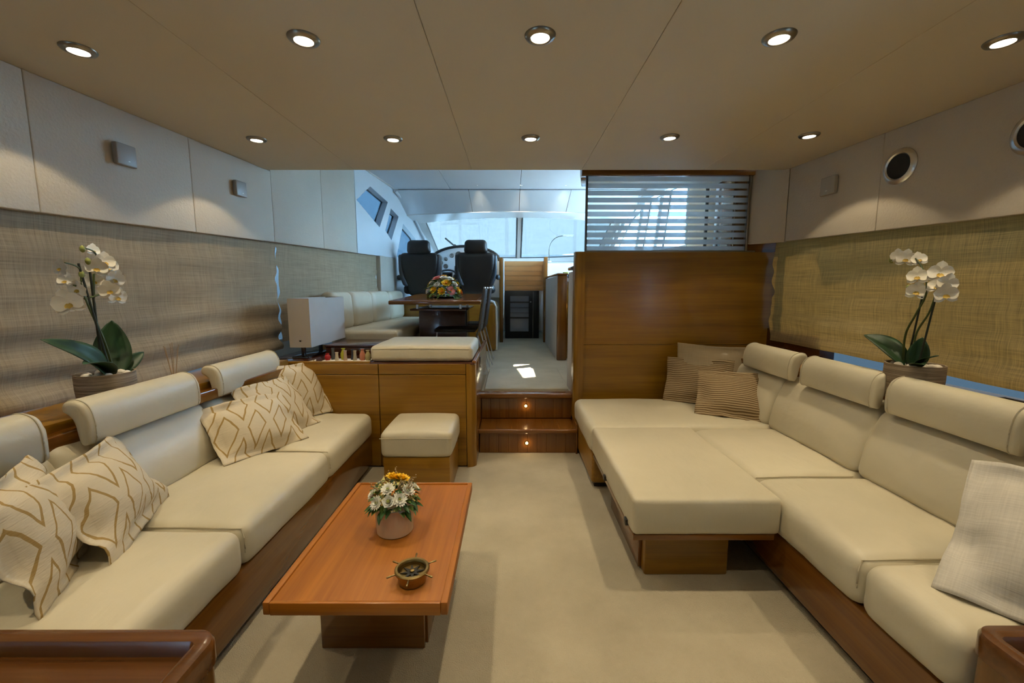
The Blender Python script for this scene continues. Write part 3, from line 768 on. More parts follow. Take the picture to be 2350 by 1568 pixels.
def ring_pts(r, n, z=0, ph=0): return [Vector((r*math.cos(2*PI*i/n+ph), r*math.sin(2*PI*i/n+ph), z)) for i in range(n)]
def petal_mesh(L, Wd, cup, n=5, base=.2):
    """petal along +x, returns grid function values"""
    def f(u, v):
        w = Wd*math.sin(PI*min(1, base+(1-base)*u)**1.15)**.55 if u < 1 else 0
        y = (v-.5)*2*w*.5
        return Vector((L*u, y, cup*L*u*u + .25*abs(y)))
    return surf(f, n, 4)
def merge(bm, b2, M):
    b2.transform(M); return join(bm, b2)
def daisy(np_, L, Wd, layers=2, cup=.15):
    bm = bmesh.new()
    for l in range(layers):
        for i in range(np_):
            M = Matrix.Rotation(2*PI*(i+.5*l)/np_ + random.uniform(-.1, .1), 4, 'Z') @ Matrix.Rotation(-(.15+.38*l), 4, 'Y')
            merge(bm, petal_mesh(L*(1-.2*l), Wd, cup, 3), M)
    return bm
def rose(L):
    bm = bmesh.new()
    for l in range(4):
        for i in range(5):
            M = Matrix.Rotation(2*PI*(i+.5*l)/5, 4, 'Z') @ Matrix.Rotation(-(.3+.32*l), 4, 'Y')
            merge(bm, petal_mesh(L*(1-.16*l), L*1.05, .25, 4, .35), M)
    return bm
def leaf_bm(L, Wd, droop):
    def f(u, v):
        w = Wd*math.sin(PI*(.04+.96*u))**.8
        y = (v-.5)*w
        return Vector((L*u, y, -droop*L*u*u + .5*abs(y)))
    return surf(f, 6, 2)
def orient(o, nrm, spin=0):
    q = Vector(nrm).to_track_quat('Z', 'Y')
    o.rotation_mode = 'QUATERNION'
    from mathutils import Quaternion
    o.rotation_quaternion = q @ Quaternion((0, 0, 1), spin)

def bouquet(root, R, H, z0, kinds, nleaf, leafL, seeds, fill):
    """dome of flowers: kinds = list of (mesh maker, petal material, centre material, azimuth, elevation)"""
    lf = [obj('leaf', leaf_bm(leafL, leafL*.42, .5), 'leaf_mid', root), obj('leaf', leaf_bm(leafL*.8, leafL*.45, .2), 'leaf_light', root)]
    c0 = lf[0]
    for i in range(nleaf):
        src = lf[0] if i % 3 else lf[1]
        o = src if i in (0, 1) and False else share(src, 'leaf', root)
        az = 2*PI*i/nleaf*5.3; el = random.uniform(-.15, 1.1)
        p = Vector((math.cos(az)*math.cos(el)*R*.66, math.sin(az)*math.cos(el)*R*.66, z0 + H*.66*math.sin(el)))
        o.location = p; o.rotation_euler = (random.uniform(-.5, .5), -el*.7+random.uniform(-.2, .35), az+random.uniform(-.5, .5))
    lf[0].location = (R*.5, -R*.4, z0); lf[1].location = (-R*.5, -R*.4, z0); lf[0].rotation_euler = (0, .3, -.7); lf[1].rotation_euler = (0, .3, -2.2)
    cache = {}
    for kd, pm, cm, az, el, sc_ in kinds:
        az, el = math.radians(az), math.radians(el)
        nrm = Vector((math.cos(az)*math.cos(el), math.sin(az)*math.cos(el), math.sin(el)))
        p = Vector((nrm.x*R*.9, nrm.y*R*.9, z0 + nrm.z*H*.9))
        key = (kd, pm)
        if key not in cache:
            bm = daisy(17, .026, .0095, 3) if kd == 'daisy' else (rose(.022) if kd == 'rose' else daisy(9, .022, .015, 3, .2))
            fl = obj('flower', bm, pm, root, angle=180)
            ce = obj('centre', lathe([(.0055, 0), (.005, .003), (.003, .005), (.0005, .0055)], 12), cm, fl)
            ce.location = (0, 0, .004 if kd != 'rose' else .009); cache[key] = (fl, ce)
        else:
            fl = share(cache[key][0], 'flower', root); ce = share(cache[key][1], 'centre', fl, cache[key][1].location)
        fl.location = p; fl.scale = (sc_,)*3; orient(fl, nrm + Vector((0, 0, .25)), random.uniform(0, 6))
    # small filler blossoms and seed spikes
    bm = bmesh.new()
    for i in range(fill):
        az = random.uniform(0, 2*PI); el = random.uniform(.22, 1.4)
        n_ = Vector((math.cos(az)*math.cos(el), math.sin(az)*math.cos(el), math.sin(el)))
        p = Vector((n_.x*R*.88, n_.y*R*.88, z0+n_.z*H*.92))
        for q in range(4):
            b2 = bmesh.new(); bmesh.ops.create_icosphere(b2, subdivisions=1, radius=random.uniform(.0025, .0042))
            merge(bm, b2, Matrix.Translation(p + Vector([random.uniform(-.009, .009) for _ in range(3)])))
    o = obj('filler_blossoms', bm, 'petal_cream', root); o['kind'] = 'stuff'
    for i in range(seeds):
        az = random.uniform(0, 2*PI); el = random.uniform(.5, 1.3)
        n_ = Vector((math.cos(az)*math.cos(el), math.sin(az)*math.cos(el), math.sin(el)))
        p = Vector((n_.x*R*.8, n_.y*R*.8, z0+n_.z*H*.85))
        bm = bmesh.new()
        for q in range(9):
            b2 = bmesh.new(); bmesh.ops.create_icosphere(b2, subdivisions=1, radius=.0058*(1-q*.08))
            merge(bm, b2, Matrix.Translation(p + n_*(.0042*q) + Vector((0, 0, .0012*q)) + Vector([random.uniform(-.0025, .0025) for _ in range(3)])))
        obj('seed_spike', bm, 'seedhead', root)

bq = thing('flower_arrangement', 'white and yellow flowers in a round pale pot on the coffee table', 'flowers', (-.410, 1.405, .356))
obj('pot', lathe([(.001, 0), (.058, 0), (.062, .004), (.0645, .05), (.066, .098), (.063, .098), (.060, .06), (.001, .055)], 40), 'ceramic', bq)
D = 'daisy'
kinds = [(D, 'petal_white', 'bud', 238, 22, 1.05), (D, 'petal_white', 'bud', 262, 55, 1.05), ('rose', 'petal_white', 'bud', 272, 28, 1.15), (D, 'petal_white', 'bud', 300, 30, 1.1),
         (D, 'petal_white', 'bud', 335, 42, 1.05), (D, 'petal_white', 'bud', 200, 30, .9), (D, 'petal_white', 'bud', 20, 30, 1.0), (D, 'petal_white', 'bud', 150, 35, 1.0),
         ('mum', 'petal_yellow', 'petal_orange', 110, 72, 1.5), ('mum', 'petal_yellow', 'petal_orange', 20, 70, 1.5), ('mum', 'petal_yellow', 'petal_orange', 70, 48, 1.5), ('mum', 'petal_yellow', 'petal_orange', 60, 85, 1.3), (D, 'petal_white', 'bud', 100, 15, 1.0)]
bouquet(bq, .088, .095, .100, kinds, 84, .042, 9, 60)

cp = thing('compass_ashtray', 'round brass ship-wheel ashtray with a dark star, on the coffee table', 'ashtray', (-.289, 1.142, .356), .25)
obj('bowl', lathe([(.001, .0), (.036, 0), (.040, .004), (.042, .036), (.0385, .036), (.037, .012), (.001, .010)], 40), 'brass', cp)
obj('rim', lathe([(.0375, .034), (.0385, .040), (.041, .0425), (.047, .0425), (.0495, .040), (.0495, .035), (.047, .033), (.0375, .033)], 40, cap=False), 'brass', cp)
for i in range(6):
    a = 2*PI*i/6 + .3
    prof = [(.048, .0022), (.054, .0026), (.058, .0018), (.064, .0028), (.072, .003), (.074, .002)]
    bm = bmesh.new(); rings = []
    for r, w in prof:
        rings.append([bm.verts.new((r, w*math.cos(2*PI*q/8), .0375 + w*math.sin(2*PI*q/8))) for q in range(8)])
    for A, B in zip(rings, rings[1:]):
        for q in range(8): bm.faces.new((A[q], A[(q+1) % 8], B[(q+1) % 8], B[q]))
    bm.faces.new(rings[0]); bm.faces.new(rings[-1])
    h = obj('handle_spoke', bm, 'brass', cp); h.rotation_euler = (0, 0, a)
pts = []
for i in range(16):
    r = .034 if i % 2 == 0 else .013
    pts.append((r*math.cos(PI*i/8), r*math.sin(PI*i/8)))
obj('star', poly_prism(pts, 0, lambda a, b_, kk: Vector((a, b_, .0275 + .0025*kk))), 'black', cp, smooth=False)
obj('face_plate', lathe([(.001, .023), (.036, .0235), (.0370, .026), (.001, .0265)], 32), 'brass', cp)
obj('hub', lathe([(.0065, .028), (.0065, .034), (.004, .036), (.0005, .0365)], 16), 'brass', cp)

# ------------------------------------------------------------------ stool
so = thing('stool', 'square cream leather pouffe with wooden box base behind the coffee table', 'stool', (-.552, 2.55, 0))
obj('base', box(-.192, .192, -.187, .187, .0, .228, .006), 'wood_x', so)
obj('cushion', cush(-.205, .205, -.20, .20, .226, .378, .032, .016, 10, .002, 2., .004), 'leather', so, angle=80)
obj('piping', tube([(-.205, -.203, .345), (0, -.206, .348), (.205, -.203, .345)], .002, 5), 'leather_seam', so)

# ------------------------------------------------------------------ wooden divider cabinet left of the steps
dc = thing('divider_cabinet', 'honey wood half-height cabinet between the left sofa and the steps', 'cabinet', (0, 0, 0))
obj('carcass', box(-1.66, -.262, 2.768, 3.27, 0, .70), 'dark_y', dc)
for a, b_ in ((-1.66, -.878), (-.875, -.303)):
    obj('front_panel', box(a+.001, b_-.001, 2.75, 2.77, .01, .634, .002, 1), 'wood_x', dc)
    obj('top_rail', box(a+.001, b_-.001, 2.75, 2.77, .637, .706, .002, 1), 'wood_x', dc)
def corner_post(x0, x1, y0, y1, z0, z1, r, side):
    # plan: rectangle with one rounded front corner (side=+1: at x1,y0; -1: at x0,y0)
    pl = []
    if side > 0:
        pl = [(x0, y1), (x0, y0)] + [(x1-r+r*math.sin(t), y0+r-r*math.cos(t)) for t in [PI/2*i/8 for i in range(9)]] + [(x1, y1)]
    else:
        pl = [(x1, y1), (x1, y0)] + [(x0+r-r*math.sin(t), y0+r-r*math.cos(t)) for t in [PI/2*i/8 for i in range(9)]] + [(x0, y1)]
    return poly_prism(pl, 0, lambda a, b_, kk: Vector((a, b_, z0 if kk == 0 else z1)))
obj('corner_post', corner_post(-.300, -.241, 2.75, 2.83, 0, .706, .045, 1), 'wood_z', dc)
obj('side_panel', box(-.262, -.241, 2.832, 3.9, 0, .706, .003), 'redwood_z', dc)
top = obj('top', box(-1.66, -.245, 2.752, 3.30, .700, .713, .003), 'dark_x', dc)
obj('edge_strip', box(-.262, -.236, 2.76, 3.9, .706, .725, .006, 3), 'redwood_y', dc)
obj('front_lip', box(-1.66, -.93, 2.75, 2.77, .706, .722, .004), 'wood_x', dc)
obj('latch', box(-.241, -.235, 3.14, 3.17, .61, .69, .002), 'steel_dark', dc)
bc = thing('bench_cushion', 'cream leather cushion on top of the divider cabinet', 'cushion', (0, 0, 0))
obj('cover', cush(-.935, -.262, 2.775, 3.325, .713, .820, .03, .008, 12, .002, 4., .004), 'leather', bc, angle=80)
obj('piping', tube([(-.92, 2.774, .80), (-.6, 2.772, .805), (-.28, 2.774, .80)], .0018, 5), 'leather_seam', bc)
bx_ = thing('low_console', 'glossy dark wood box behind the little vases', 'console', (0, 0, 0))
obj('body', box(-1.375, -.945, 3.12, 3.50, .713, .765, .004), 'dark_x', bx_)
obj('lid', box(-1.38, -.94, 3.115, 3.505, .765, .780, .004), 'dark_x', bx_)
# tray with little vases
tr_ = obj('vase_tray', box(-1.262, -.945, 2.79, 2.885, .713, .720, .003), 'pebble'); tag(tr_, 'thin pale tray under the row of little vases', 'tray')
VP = {'pear': [(.001, 0), (.016, 0), (.018, .003), (.022, .02), (.021, .035), (.013, .05), (.010, .058), (.016, .066), (.0145, .066), (.008, .058), (.001, .05)],
      'slim': [(.001, 0), (.015, 0), (.0145, .01), (.011, .03), (.0105, .05), (.013, .062), (.0115, .062), (.007, .05), (.001, .03)],
      'round': [(.001, 0), (.015, 0), (.021, .010), (.0225, .022), (.018, .033), (.011, .040), (.015, .047), (.013, .047), (.008, .04), (.001, .03)]}
VS = [('round', 'vase_red', -1.232, 2.815, 1.0, 'squat glossy red little vase at the left end of the tray'), ('slim', 'vase_smoke', -1.210, 2.852, 1.25, 'smoky grey little bottle vase behind the red one'),
      ('slim', 'vase_cream', -1.168, 2.810, .88, 'short cream trumpet vase beside the red vase'), ('pear', 'vase_lime', -1.140, 2.852, 1.15, 'lime green pear shaped little vase'),
      ('slim', 'vase_peach', -1.112, 2.812, 1.08, 'slim peach little vase in front of the lime one'), ('slim', 'vase_navy', -1.075, 2.845, 1.1, 'dark navy little vase in the middle of the tray'),
      ('slim', 'vase_sage', -1.048, 2.812, 1.08, 'slim pale sage little vase right of the navy one'), ('slim', 'vase_green', -1.022, 2.856, 1.0, 'dark green little vase behind the coral one'),
      ('pear', 'vase_coral', -.998, 2.815, 1.16, 'coral pink pear shaped little vase'), ('pear', 'vase_olive', -.962, 2.815, 1.02, 'olive cream little vase at the right end of the tray')]
for kd, mt, x, y, s_, lab in VS:
    pf = [(r*(.88), z*s_) for r, z in VP[kd]]
    o = obj('bud_vase', lathe(pf, 24), mt); o.location = (x, y, .720); tag(o, lab, 'vase', 'little vases on the tray')
# table lamp with long rectangular shade
lp = thing('table_lamp', 'table lamp with long rectangular off-white shade at the far end of the left sofa', 'lamp', (-1.47, 3.2, .713))
def shade_bm():
    a = [(-.075, -.26), (.075, -.26), (.075, .35), (-.075, .35)]
    bm = bmesh.new()
    for i in range(4):
        p, q = a[i], a[(i+1) % 4]
        join(bm, hexa([(p[0], p[1], .075), (q[0], q[1], .075), (q[0]*.975, q[1]*.99, .075), (p[0]*.975, p[1]*.99, .075),
                       (p[0], p[1], .415), (q[0], q[1], .415), (q[0]*.975, q[1]*.99, .415), (p[0]*.975, p[1]*.99, .415)]))
    return bm
obj('lamp_shade', shade_bm(), 'shade', lp, smooth=False)
for y in (-.22, .05): obj('post', box(-.012, .012, y-.012, y+.012, .01, .12, .002), 'steel_dark', lp)
obj('base', box(-.06, .06, -.27, .085, 0, .012, .003), 'black_gloss', lp)
obj('cross_bar', box(-.006, .006, -.26, .35, .115, .125), 'steel_dark', lp)
obj('bulb', lathe([(.001, .13), (.018, .14), (.028, .17), (.02, .2), (.001, .21)], 16), 'white_gloss', lp)
cd = obj('lamp_cord', tube(bez((-1.60, 2.85, .718), (-1.50, 2.78, .74), (-1.42, 2.93, .718), 14), .003, 6), 'black'); tag(cd, 'thin black cord lying below the lamp shade', 'cord')

# ------------------------------------------------------------------ dining corner
db = thing('dining_bench', 'cream leather dining bench along the left wall beside the dining table', 'bench', (0, 0, 0))
obj('base', hexa([(x, y, z) for z in (DECK, .725) for x, y in ((XL(3.57)+.02, 3.57), (-.985, 3.57), (-.985, 5.02), (XL(5.02)+.02, 5.02))], .004), 'wood_y', db)
obj('seat_cushion', cush(-1.53, -.965, 3.57, 4.90, .722, .838, .03, .008, 12, .002, 1.), 'leather', db, angle=80)
obj('seat_cushion', cush(-1.475, -.62, 4.905, 5.42, .722, .838, .03, .006, 10, .002, 2.), 'leather', db, angle=80)
obj('base', box(-.985, -.63, 4.93, 5.44, DECK, .725, .004), 'wood_x', db)
for a, b_ in ((3.60, 3.98), (4.0, 4.44), (4.46, 4.94), (4.96, 5.44)):
    bm = cush(-.06, .06, a, b_, .83, 1.165, .05, .0, 8, .002, a, .012)
    for v in bm.verts:
        v.co.x += XL((a+b_)/2) + .085 + .07*(v.co.y-(a+b_)/2) - .05*(v.co.z-.83)
    obj('back_cushion', bm, 'leather', db, angle=80)
dt = thing('dining_table', 'dark red wood dining table on a wide dark pedestal in the wheelhouse', 'table', (0, 0, 0))
def tilt(y): return 1.088 + .036*(y-3.75)
p = [(x, y, tilt(y)+dz) for dz in (-.034, 0) for x, y in ((-1.085, 3.75), (-.275, 3.75), (-.275, 4.95), (-1.085, 4.95))]
obj('tabletop', hexa(p, .008, 3), 'redwood_x', dt)
p = [(x, y, tilt(y)+dz) for dz in (-.002, .003) for x, y in ((-1.05, 3.78), (-.31, 3.78), (-.31, 4.92), (-1.05, 4.92))]
obj('inlay', hexa(p, .001, 1), 'redwood_y', dt)
obj('shelf', box(-.94, -.42, 3.93, 4.70, .99, 1.008, .003), 'dark_x', dt)
for x in (-.88, -.48):
    for y in (3.98, 4.62): obj('spacer', lathe([(.012, 1.005), (.012, tilt(y)-.03)], 12, (x, y, 0)), 'chrome', dt)
obj('pedestal', box(-.905, -.45, 4.15, 4.50, DECK+.02, .992, .006), 'dark_x', dt)
obj('foot', box(-.95, -.40, 4.05, 4.60, DECK+.005, DECK+.025, .004), 'dark_x', dt)

fb = thing('flower_arrangement', 'dome of yellow, orange, pink and white flowers on the dining table', 'flowers', (-.655, 4.15, tilt(4.15)+.003))
obj('dish', lathe([(.001, 0), (.09, 0), (.11, .012), (.105, .014), (.001, .008)], 28), 'black_gloss', fb)
kinds = []
cols = ['petal_yellow', 'petal_white', 'petal_yellow', 'petal_pink', 'petal_yellow', 'petal_white', 'petal_yellow', 'petal_white', 'petal_white', 'petal_orange']
rk = random.Random(3)
for r_, (el, n_, off) in enumerate(((12, 11, 0), (36, 9, 18), (60, 6, 5), (85, 1, 0))):
    for i in range(n_):
        c_ = cols[(i*3 + r_*4) % 10]
        kinds.append((('mum', 'daisy', 'rose')[(i+r_) % 3], c_, 'petal_orange' if c_ != 'petal_white' else 'bud', 270+off+360*i/n_, el+rk.uniform(-5, 5), rk.uniform(1.7, 2.3)))
bouquet(fb, .165, .175, .035, kinds, 64, .095, 8, 40)

def make_chair(label):
    c = thing('dining_chair', label, 'chair', group='dark dining chairs')
    obj('seat', cush(-.40, -.01, -.20, .20, .40, .435, .015, .008, 8, .001), 'leather_dark', c, angle=80)
    bm = cush(-.012, .012, -.20, .20, .0, .40, .011, .0, 8, .001)
    for v in bm.verts: v.co.x += .02 + v.co.z*.13; v.co.z += .40
    obj('backrest', bm, 'leather_dark', c, angle=80)
    for s in (-1, 1):
        obj('back_tube', tube([(.0, s*.195, .36), (.02, s*.195, .42), (.078, s*.195, .81)], .009, 8), 'steel_dark', c)
        obj('leg', tube([(.0, s*.19, .40), (.10, s*.19, 0)], .007, 8), 'chrome', c)
        obj('leg', tube([(-.37, s*.19, .40), (-.41, s*.19, 0)], .007, 8), 'chrome', c)
    for s in (-1, 1):
        obj('tube_cap', lathe([(.0105, .805), (.0105, .815), (.008, .820), (.001, .821)], 12, (.079, s*.195, 0)), 'chrome', c)
    return c
ch = make_chair('nearer dark leather dining chair with thin metal legs at the dining table'); ch.location = (-.33, 4.15, DECK+.004)
c2 = copy_tree(ch); c2.location = (-.31, 4.66, DECK+.004); c2['label'] = 'farther dark leather dining chair, behind the first, at the dining table'

# ------------------------------------------------------------------ helm seats and console
hp = thing('helm_platform', 'wood panelled platform under the two helm seats', 'platform', (0, 0, 0))
obj('body', box(-1.44, -.30, 5.48, 6.20, DECK, 1.0, .005), 'wood_x', hp)
obj('end_panel', cush(-.33, -.20, 5.46, 6.05, DECK, 1.02, .05, 0, 4, 0), 'wood_z', hp)
obj('white_edge', tube([(-.205, 5.50, .40), (-.198, 5.49, .7), (-.205, 5.49, .95), (-.235, 5.48, 1.02), (-.29, 5.48, 1.035)], .018, 8), 'white_gloss', hp)
obj('top', box(-1.44, -.28, 5.47, 6.2, 1.0, 1.02, .005), 'white_panel', hp)
def make_helm(label, x):
    h = thing('helm_chair', label, 'helm seat', (x, 5.42, 1.02), group='helm seats')
    def shell(w, z0, z1, d, r, taper, lean):
        bm = cush(-w/2, w/2, 0, d, z0, z1, r, 0, 8, .0)
        for v in bm.verts:
            t = (v.co.z-z0)/(z1-z0)
            v.co.x *= 1 - taper*max(0, 1-t)**2.2 - .06*max(0, t-.75)*2
            v.co.y += -.02*math.sin(PI*t) - lean*(1-t)
        return bm
    obj('backrest', shell(.50, .08, .62, .13, .06, .35, -.10), 'leather_dark', h, angle=80)
    obj('headrest', shell(.28, .60, .775, .12, .05, -.10, 0), 'leather_dark', h, angle=80)
    for s in (-1, 1):
        b2 = cush(s*.235-.03, s*.235+.03, .03, .20, .20, .60, .028, 0, 5, 0)
        for v in b2.verts: v.co.x -= s*.11*max(0, (.42-v.co.z)/.3)**2
        obj('side_wing', b2, 'leather_navy', h, angle=80)
        obj('armrest', cush(s*.272-.025, s*.272+.025, .06, .38, .28, .345, .028, 0, 5, 0), 'leather_navy', h, angle=80)
    obj('seat', cush(-.23, .23, .10, .50, .10, .22, .05, .01, 8, 0), 'leather_dark', h, angle=80)
    obj('pedestal', lathe([(.12, 0), (.12, .02), (.05, .03), (.05, .11)], 20, (0, .28, 0)), 'steel_dark', h)
    return h
h1 = make_helm('left black leather helm seat seen from behind', -1.17)
h2 = copy_tree(h1); h2.location = (-.455, 5.42, 1.025); h2['label'] = 'right black leather helm seat seen from behind'

hc = thing('helm_console', 'pale arched helm console with round gauges and screens in front of the helm seats', 'console', (0, 0, 0))
arc = [(-1.30, 1.05), (-1.30, 1.63)] + [(-.75 + .55*math.cos(t)*1.0, 1.63 + .235*math.sin(t)) for t in [PI - PI*i/20 for i in range(21)]] + [(-.20, 1.05)]
tl = lambda a, z, kk: Vector((a, 6.86 + .16*(z-1.05) + .10*kk, z))
obj('fascia', poly_prism(arc, 0, tl), 'white_panel', hc, smooth=False)
obj('hood', tube([tl(a, z, 0) + Vector((0, -.01, .0)) for a, z in arc[1:-1]], .022, 8), 'black', hc)
for x, z, r in ((-1.135, 1.60, .030), (-1.06, 1.66, .030), (-.965, 1.715, .034), (-.855, 1.73, .052), (-.735, 1.735, .045), (-1.06, 1.545, .038), (-.60, 1.72, .04), (-.48, 1.68, .035)):
    c = tl(x, z, 0)
    g = obj('gauge', lathe([(r, 0), (r, .012), (r*.86, .016), (r*.84, .010)], 24), 'steel_dark', hc); g.location = c; g.rotation_euler = (PI/2+.16, 0, 0)
    d2 = obj('dial', lathe([(.001, .010), (r*.85, .010), (r*.85, .008)], 24), 'white_gloss' if r < .037 else 'plastic_grey', g)
def scr(x0, x1, z0, z1, nm, m1, m2):
    c = tl((x0+x1)/2, (z0+z1)/2, 0)
    s_ = obj(nm, box(-(x1-x0)/2, (x1-x0)/2, -.012, 0, -(z1-z0)/2, (z1-z0)/2, .004), m1, hc); s_.location = c; s_.rotation_euler = (-.16, 0, 0)
    obj('screen', box(-(x1-x0)*.42, (x1-x0)*.42, -.014, -.011, -(z1-z0)*.42, (z1-z0)*.42), m2, s_)
scr(-1.12, -.95, 1.30, 1.45, 'radio', 'black', 'black_gloss'); scr(-.92, -.62, 1.30, 1.55, 'plotter', 'frame_black', 'plastic_grey'); scr(-.56, -.30, 1.30, 1.55, 'plotter', 'frame_black', 'plastic_grey')
sw = thing('steering_wheel', 'steering wheel between the helm seats and the console', 'steering wheel', (-1.0, 6.62, 1.30))
obj('rim', tube(ring_pts(.20, 28), .016, 8, closed=True), 'leather_navy', sw); obj('hub', lathe([(.05, -.02), (.05, .02), (.03, .03), (.001, .03)], 20), 'chrome', sw)
for i in range(3): obj('spoke', tube([(0, 0, 0), (.19*math.cos(2*PI*i/3+.5), .19*math.sin(2*PI*i/3+.5), 0)], .01, 6), 'chrome', sw)
obj('column', tube([(0, 0, 0), (0, 0, -.27)], .025, 8), 'steel_dark', sw); sw.rotation_euler = (math.radians(62), 0, 0)
struct('wall_dashboard', hexa([(-1.45, 6.98, .5), (1.62, 6.98, .5), (1.62, 7.93, .5), (-1.45, 7.93, .5), (-1.45, 7.0, 1.60), (1.62, 7.0, 1.60), (1.62, 7.93, 1.68), (-1.45, 7.93, 1.68)], .02), 'white_gloss')

# ------------------------------------------------------------------ companionway
cw = thing('companionway', 'wood lined companionway recess with a dark framed glass door at the end of the aisle', 'companionway', (0, 0, 0))
for i in range(6):
    z = 1.155 + .0785*i
    obj('back_board', box(-.14, .57, 6.955, 6.975, z+.001, z+.0775, .002, 1), 'oak_x', cw)
obj('post', box(-.19, -.135, 6.38, 6.44, DECK, 1.645, .006), 'redwood_z', cw); obj('post', box(.470, .528, 6.38, 6.44, DECK, 1.655, .006), 'redwood_z', cw)
obj('side_board', box(-.165, -.14, 6.44, 6.97, DECK, 1.63, .003), 'wood_y', cw); obj('side_board', box(.50, .525, 6.44, 6.97, DECK, 1.63, .003), 'oak_x', cw)
obj('white_edge', tube([(-.13, 6.40, .75), (-.125, 6.40, 1.2), (-.125, 6.40, 1.63)], .012, 8), 'white_gloss', cw)
dr = obj('door_frame', box(-.11, .435, 6.90, 6.95, DECK, 1.155, .006), 'frame_black', cw)
obj('pane', box(-.03, .27, 6.893, 6.899, .50, 1.07), 'door_glass', dr)
for z, m_ in ((.96, 'frame_black'), (.71, 'frame_black'), (.885, 'black'), (.80, 'black')):
    obj('slat', box(-.03, .27, 6.885, 6.893, z, z+(.022 if m_ == 'frame_black' else .005)), m_, dr)
obj('stile', box(.335, .345, 6.885, 6.905, DECK, 1.14), 'steel_dark', dr)
obj('knob', lathe([(.01, 0), (.012, .01), (.001, .015)], 12, (.30, 6.885, .97)), 'chrome', dr)

# ------------------------------------------------------------------ galley side partitions
gp = thing('galley_partition', 'farther low galley partition with brown post and pale side, right of the aisle', 'partition', (0, 0, 0))
obj('side_panel', box(.50, .53, 4.80, 6.38, DECK, 1.33, .004), 'shade', gp)
obj('end_post', box(.505, .615, 4.76, 4.82, DECK, 1.345, .012, 3), 'redwood_z', gp)
obj('top_cap', box(.495, .62, 4.75, 6.38, 1.34, 1.362, .008), 'redwood_y', gp)
g2 = thing('galley_partition', 'nearer low galley partition with side coloured pale for a reflection, beside the top step', 'partition', (0, 0, 0))
obj('side_panel', box(.462, .485, 3.27, 3.52, DECK, 1.325, .004), 'shade', g2)  # pale matte colour stands in for the reflection on glossy wood
obj('end_post', corner_post(.463, .530, 3.255, 3.30, DECK, 1.345, .015, -1), 'redwood_z', g2)
obj('top_cap', box(.455, .62, 3.255, 3.53, 1.34, 1.365, .008), 'redwood_y', g2)
gc = thing('galley_counter', 'galley counter with white top behind the low partitions', 'counter', (0, 0, 0))
obj('cabinet', box(.63, 1.05, 4.9, 6.3, DECK, 1.27), 'wood_y', gc); obj('cabinet', box(1.05, 1.62, 3.75, 6.3, DECK, 1.27), 'wood_y', gc)
obj('worktop', box(.63, 1.05, 4.9, 6.3, 1.27, 1.31, .006), 'white_gloss', gc); obj('worktop', box(1.05, 1.64, 3.75, 6.3, 1.27, 1.31, .006), 'white_gloss', gc)
gl_ = thing('gooseneck_lamp', 'slim gooseneck chart lamp in front of the right windscreen pane', 'lamp', (.61, 7.15, 1.618))
obj('base', lathe([(.04, 0), (.04, .02), (.012, .03)], 16), 'white_gloss', gl_)
obj('neck', tube([(0, 0, .02), (0, 0, .20)] + bez((0, 0, .20), (.02, 0, .42), (.24, 0, .43), 10), .006, 6), 'steel_dark', gl_)
obj('head', cush(.22, .40, -.03, .03, .415, .45, .015, 0, 4, 0), 'white_gloss', gl_)
for i, (x, y, z, m_, lab, shp) in enumerate(((.68, 5.4, 1.31, 'vase_lime', 'lime green tin on the galley counter', 'tin'), (.72, 5.3, 1.31, 'black', 'small black box on the galley counter', 'boxy'), (.80, 5.6, 1.31, 'leather_navy', 'low dark bowl on the galley counter', 'bowl'), (.95, 5.2, 1.31, 'steel_dark', 'slim dark bottle on the galley counter', 'bottle'))):
    if shp == 'tin': o = obj('tin', lathe([(.001, 0), (.045, 0), (.045, .08), (.042, .085), (.001, .085)], 20), m_)
    elif shp == 'boxy': o = obj('small_box', box(-.05, .05, -.04, .04, 0, .06, .006), m_)
    elif shp == 'bowl': o = obj('bowl', lathe([(.001, 0), (.04, 0), (.08, .05), (.076, .05), (.03, .01), (.001, .01)], 20), m_)
    else: o = obj('bottle', lathe([(.001, 0), (.025, 0), (.025, .11), (.01, .15), (.01, .18), (.001, .18)], 16), m_)
    o.location = (x, y, z); tag(o, lab, {'tin': 'tin', 'boxy': 'box', 'bowl': 'bowl', 'bottle': 'bottle'}[shp])
dm = thing('domed_cover', 'dark domed object seen through the striped glass screen', 'cover', (1.50, 3.95, 1.31))
obj('dome', lathe([(.14, .0), (.14, .12), (.13, .18), (.10, .23), (.05, .255), (.001, .26)], 28), 'black_gloss', dm); obj('base_ring', lathe([(.145, 0), (.15, .02), (.14, .03)], 28, cap=False), 'steel_dark', dm)
gpz = thing('grab_pole', 'dark vertical grab pole behind the striped glass', 'pole', (1.62, 3.66, DECK))
obj('pole', tube([(0, 0, 0), (0, 0, 2.05)], .014, 10), 'steel_dark', gpz); obj('flange', lathe([(.035, 0), (.035, .01), (.016, .015)], 16), 'steel_dark', gpz)
tc_ = thing('tall_cabinet', 'tall dark wood cabinet behind the right end of the striped glass', 'cabinet', (0, 0, 0))
obj('body', box(1.66, 1.80, 3.27, 3.60, DECK, 2.2, .004), 'redwood_z', tc_); obj('door', box(1.652, 1.662, 3.29, 3.58, DECK+.05, 2.1, .003), 'redwood_z', tc_)
oc = thing('overhead_cabinet', 'brown overhead cabinet end hanging above the glass screen', 'cabinet', (0, 0, 0))
p = [(x, y, z) for z in (2.01, 2.43) for x, y in ((.50, 3.26), (1.66, 3.26), (1.66, 3.58), (.56, 3.58))]
obj('carcass', hexa(p, .01), 'redwood_x', oc)
obj('underside_panel', hexa([(x, y, z) for z in (2.004, 2.011) for x, y in ((.555, 3.31), (1.6, 3.31), (1.6, 3.54), (.595, 3.54))]), 'white_panel', oc, smooth=False)

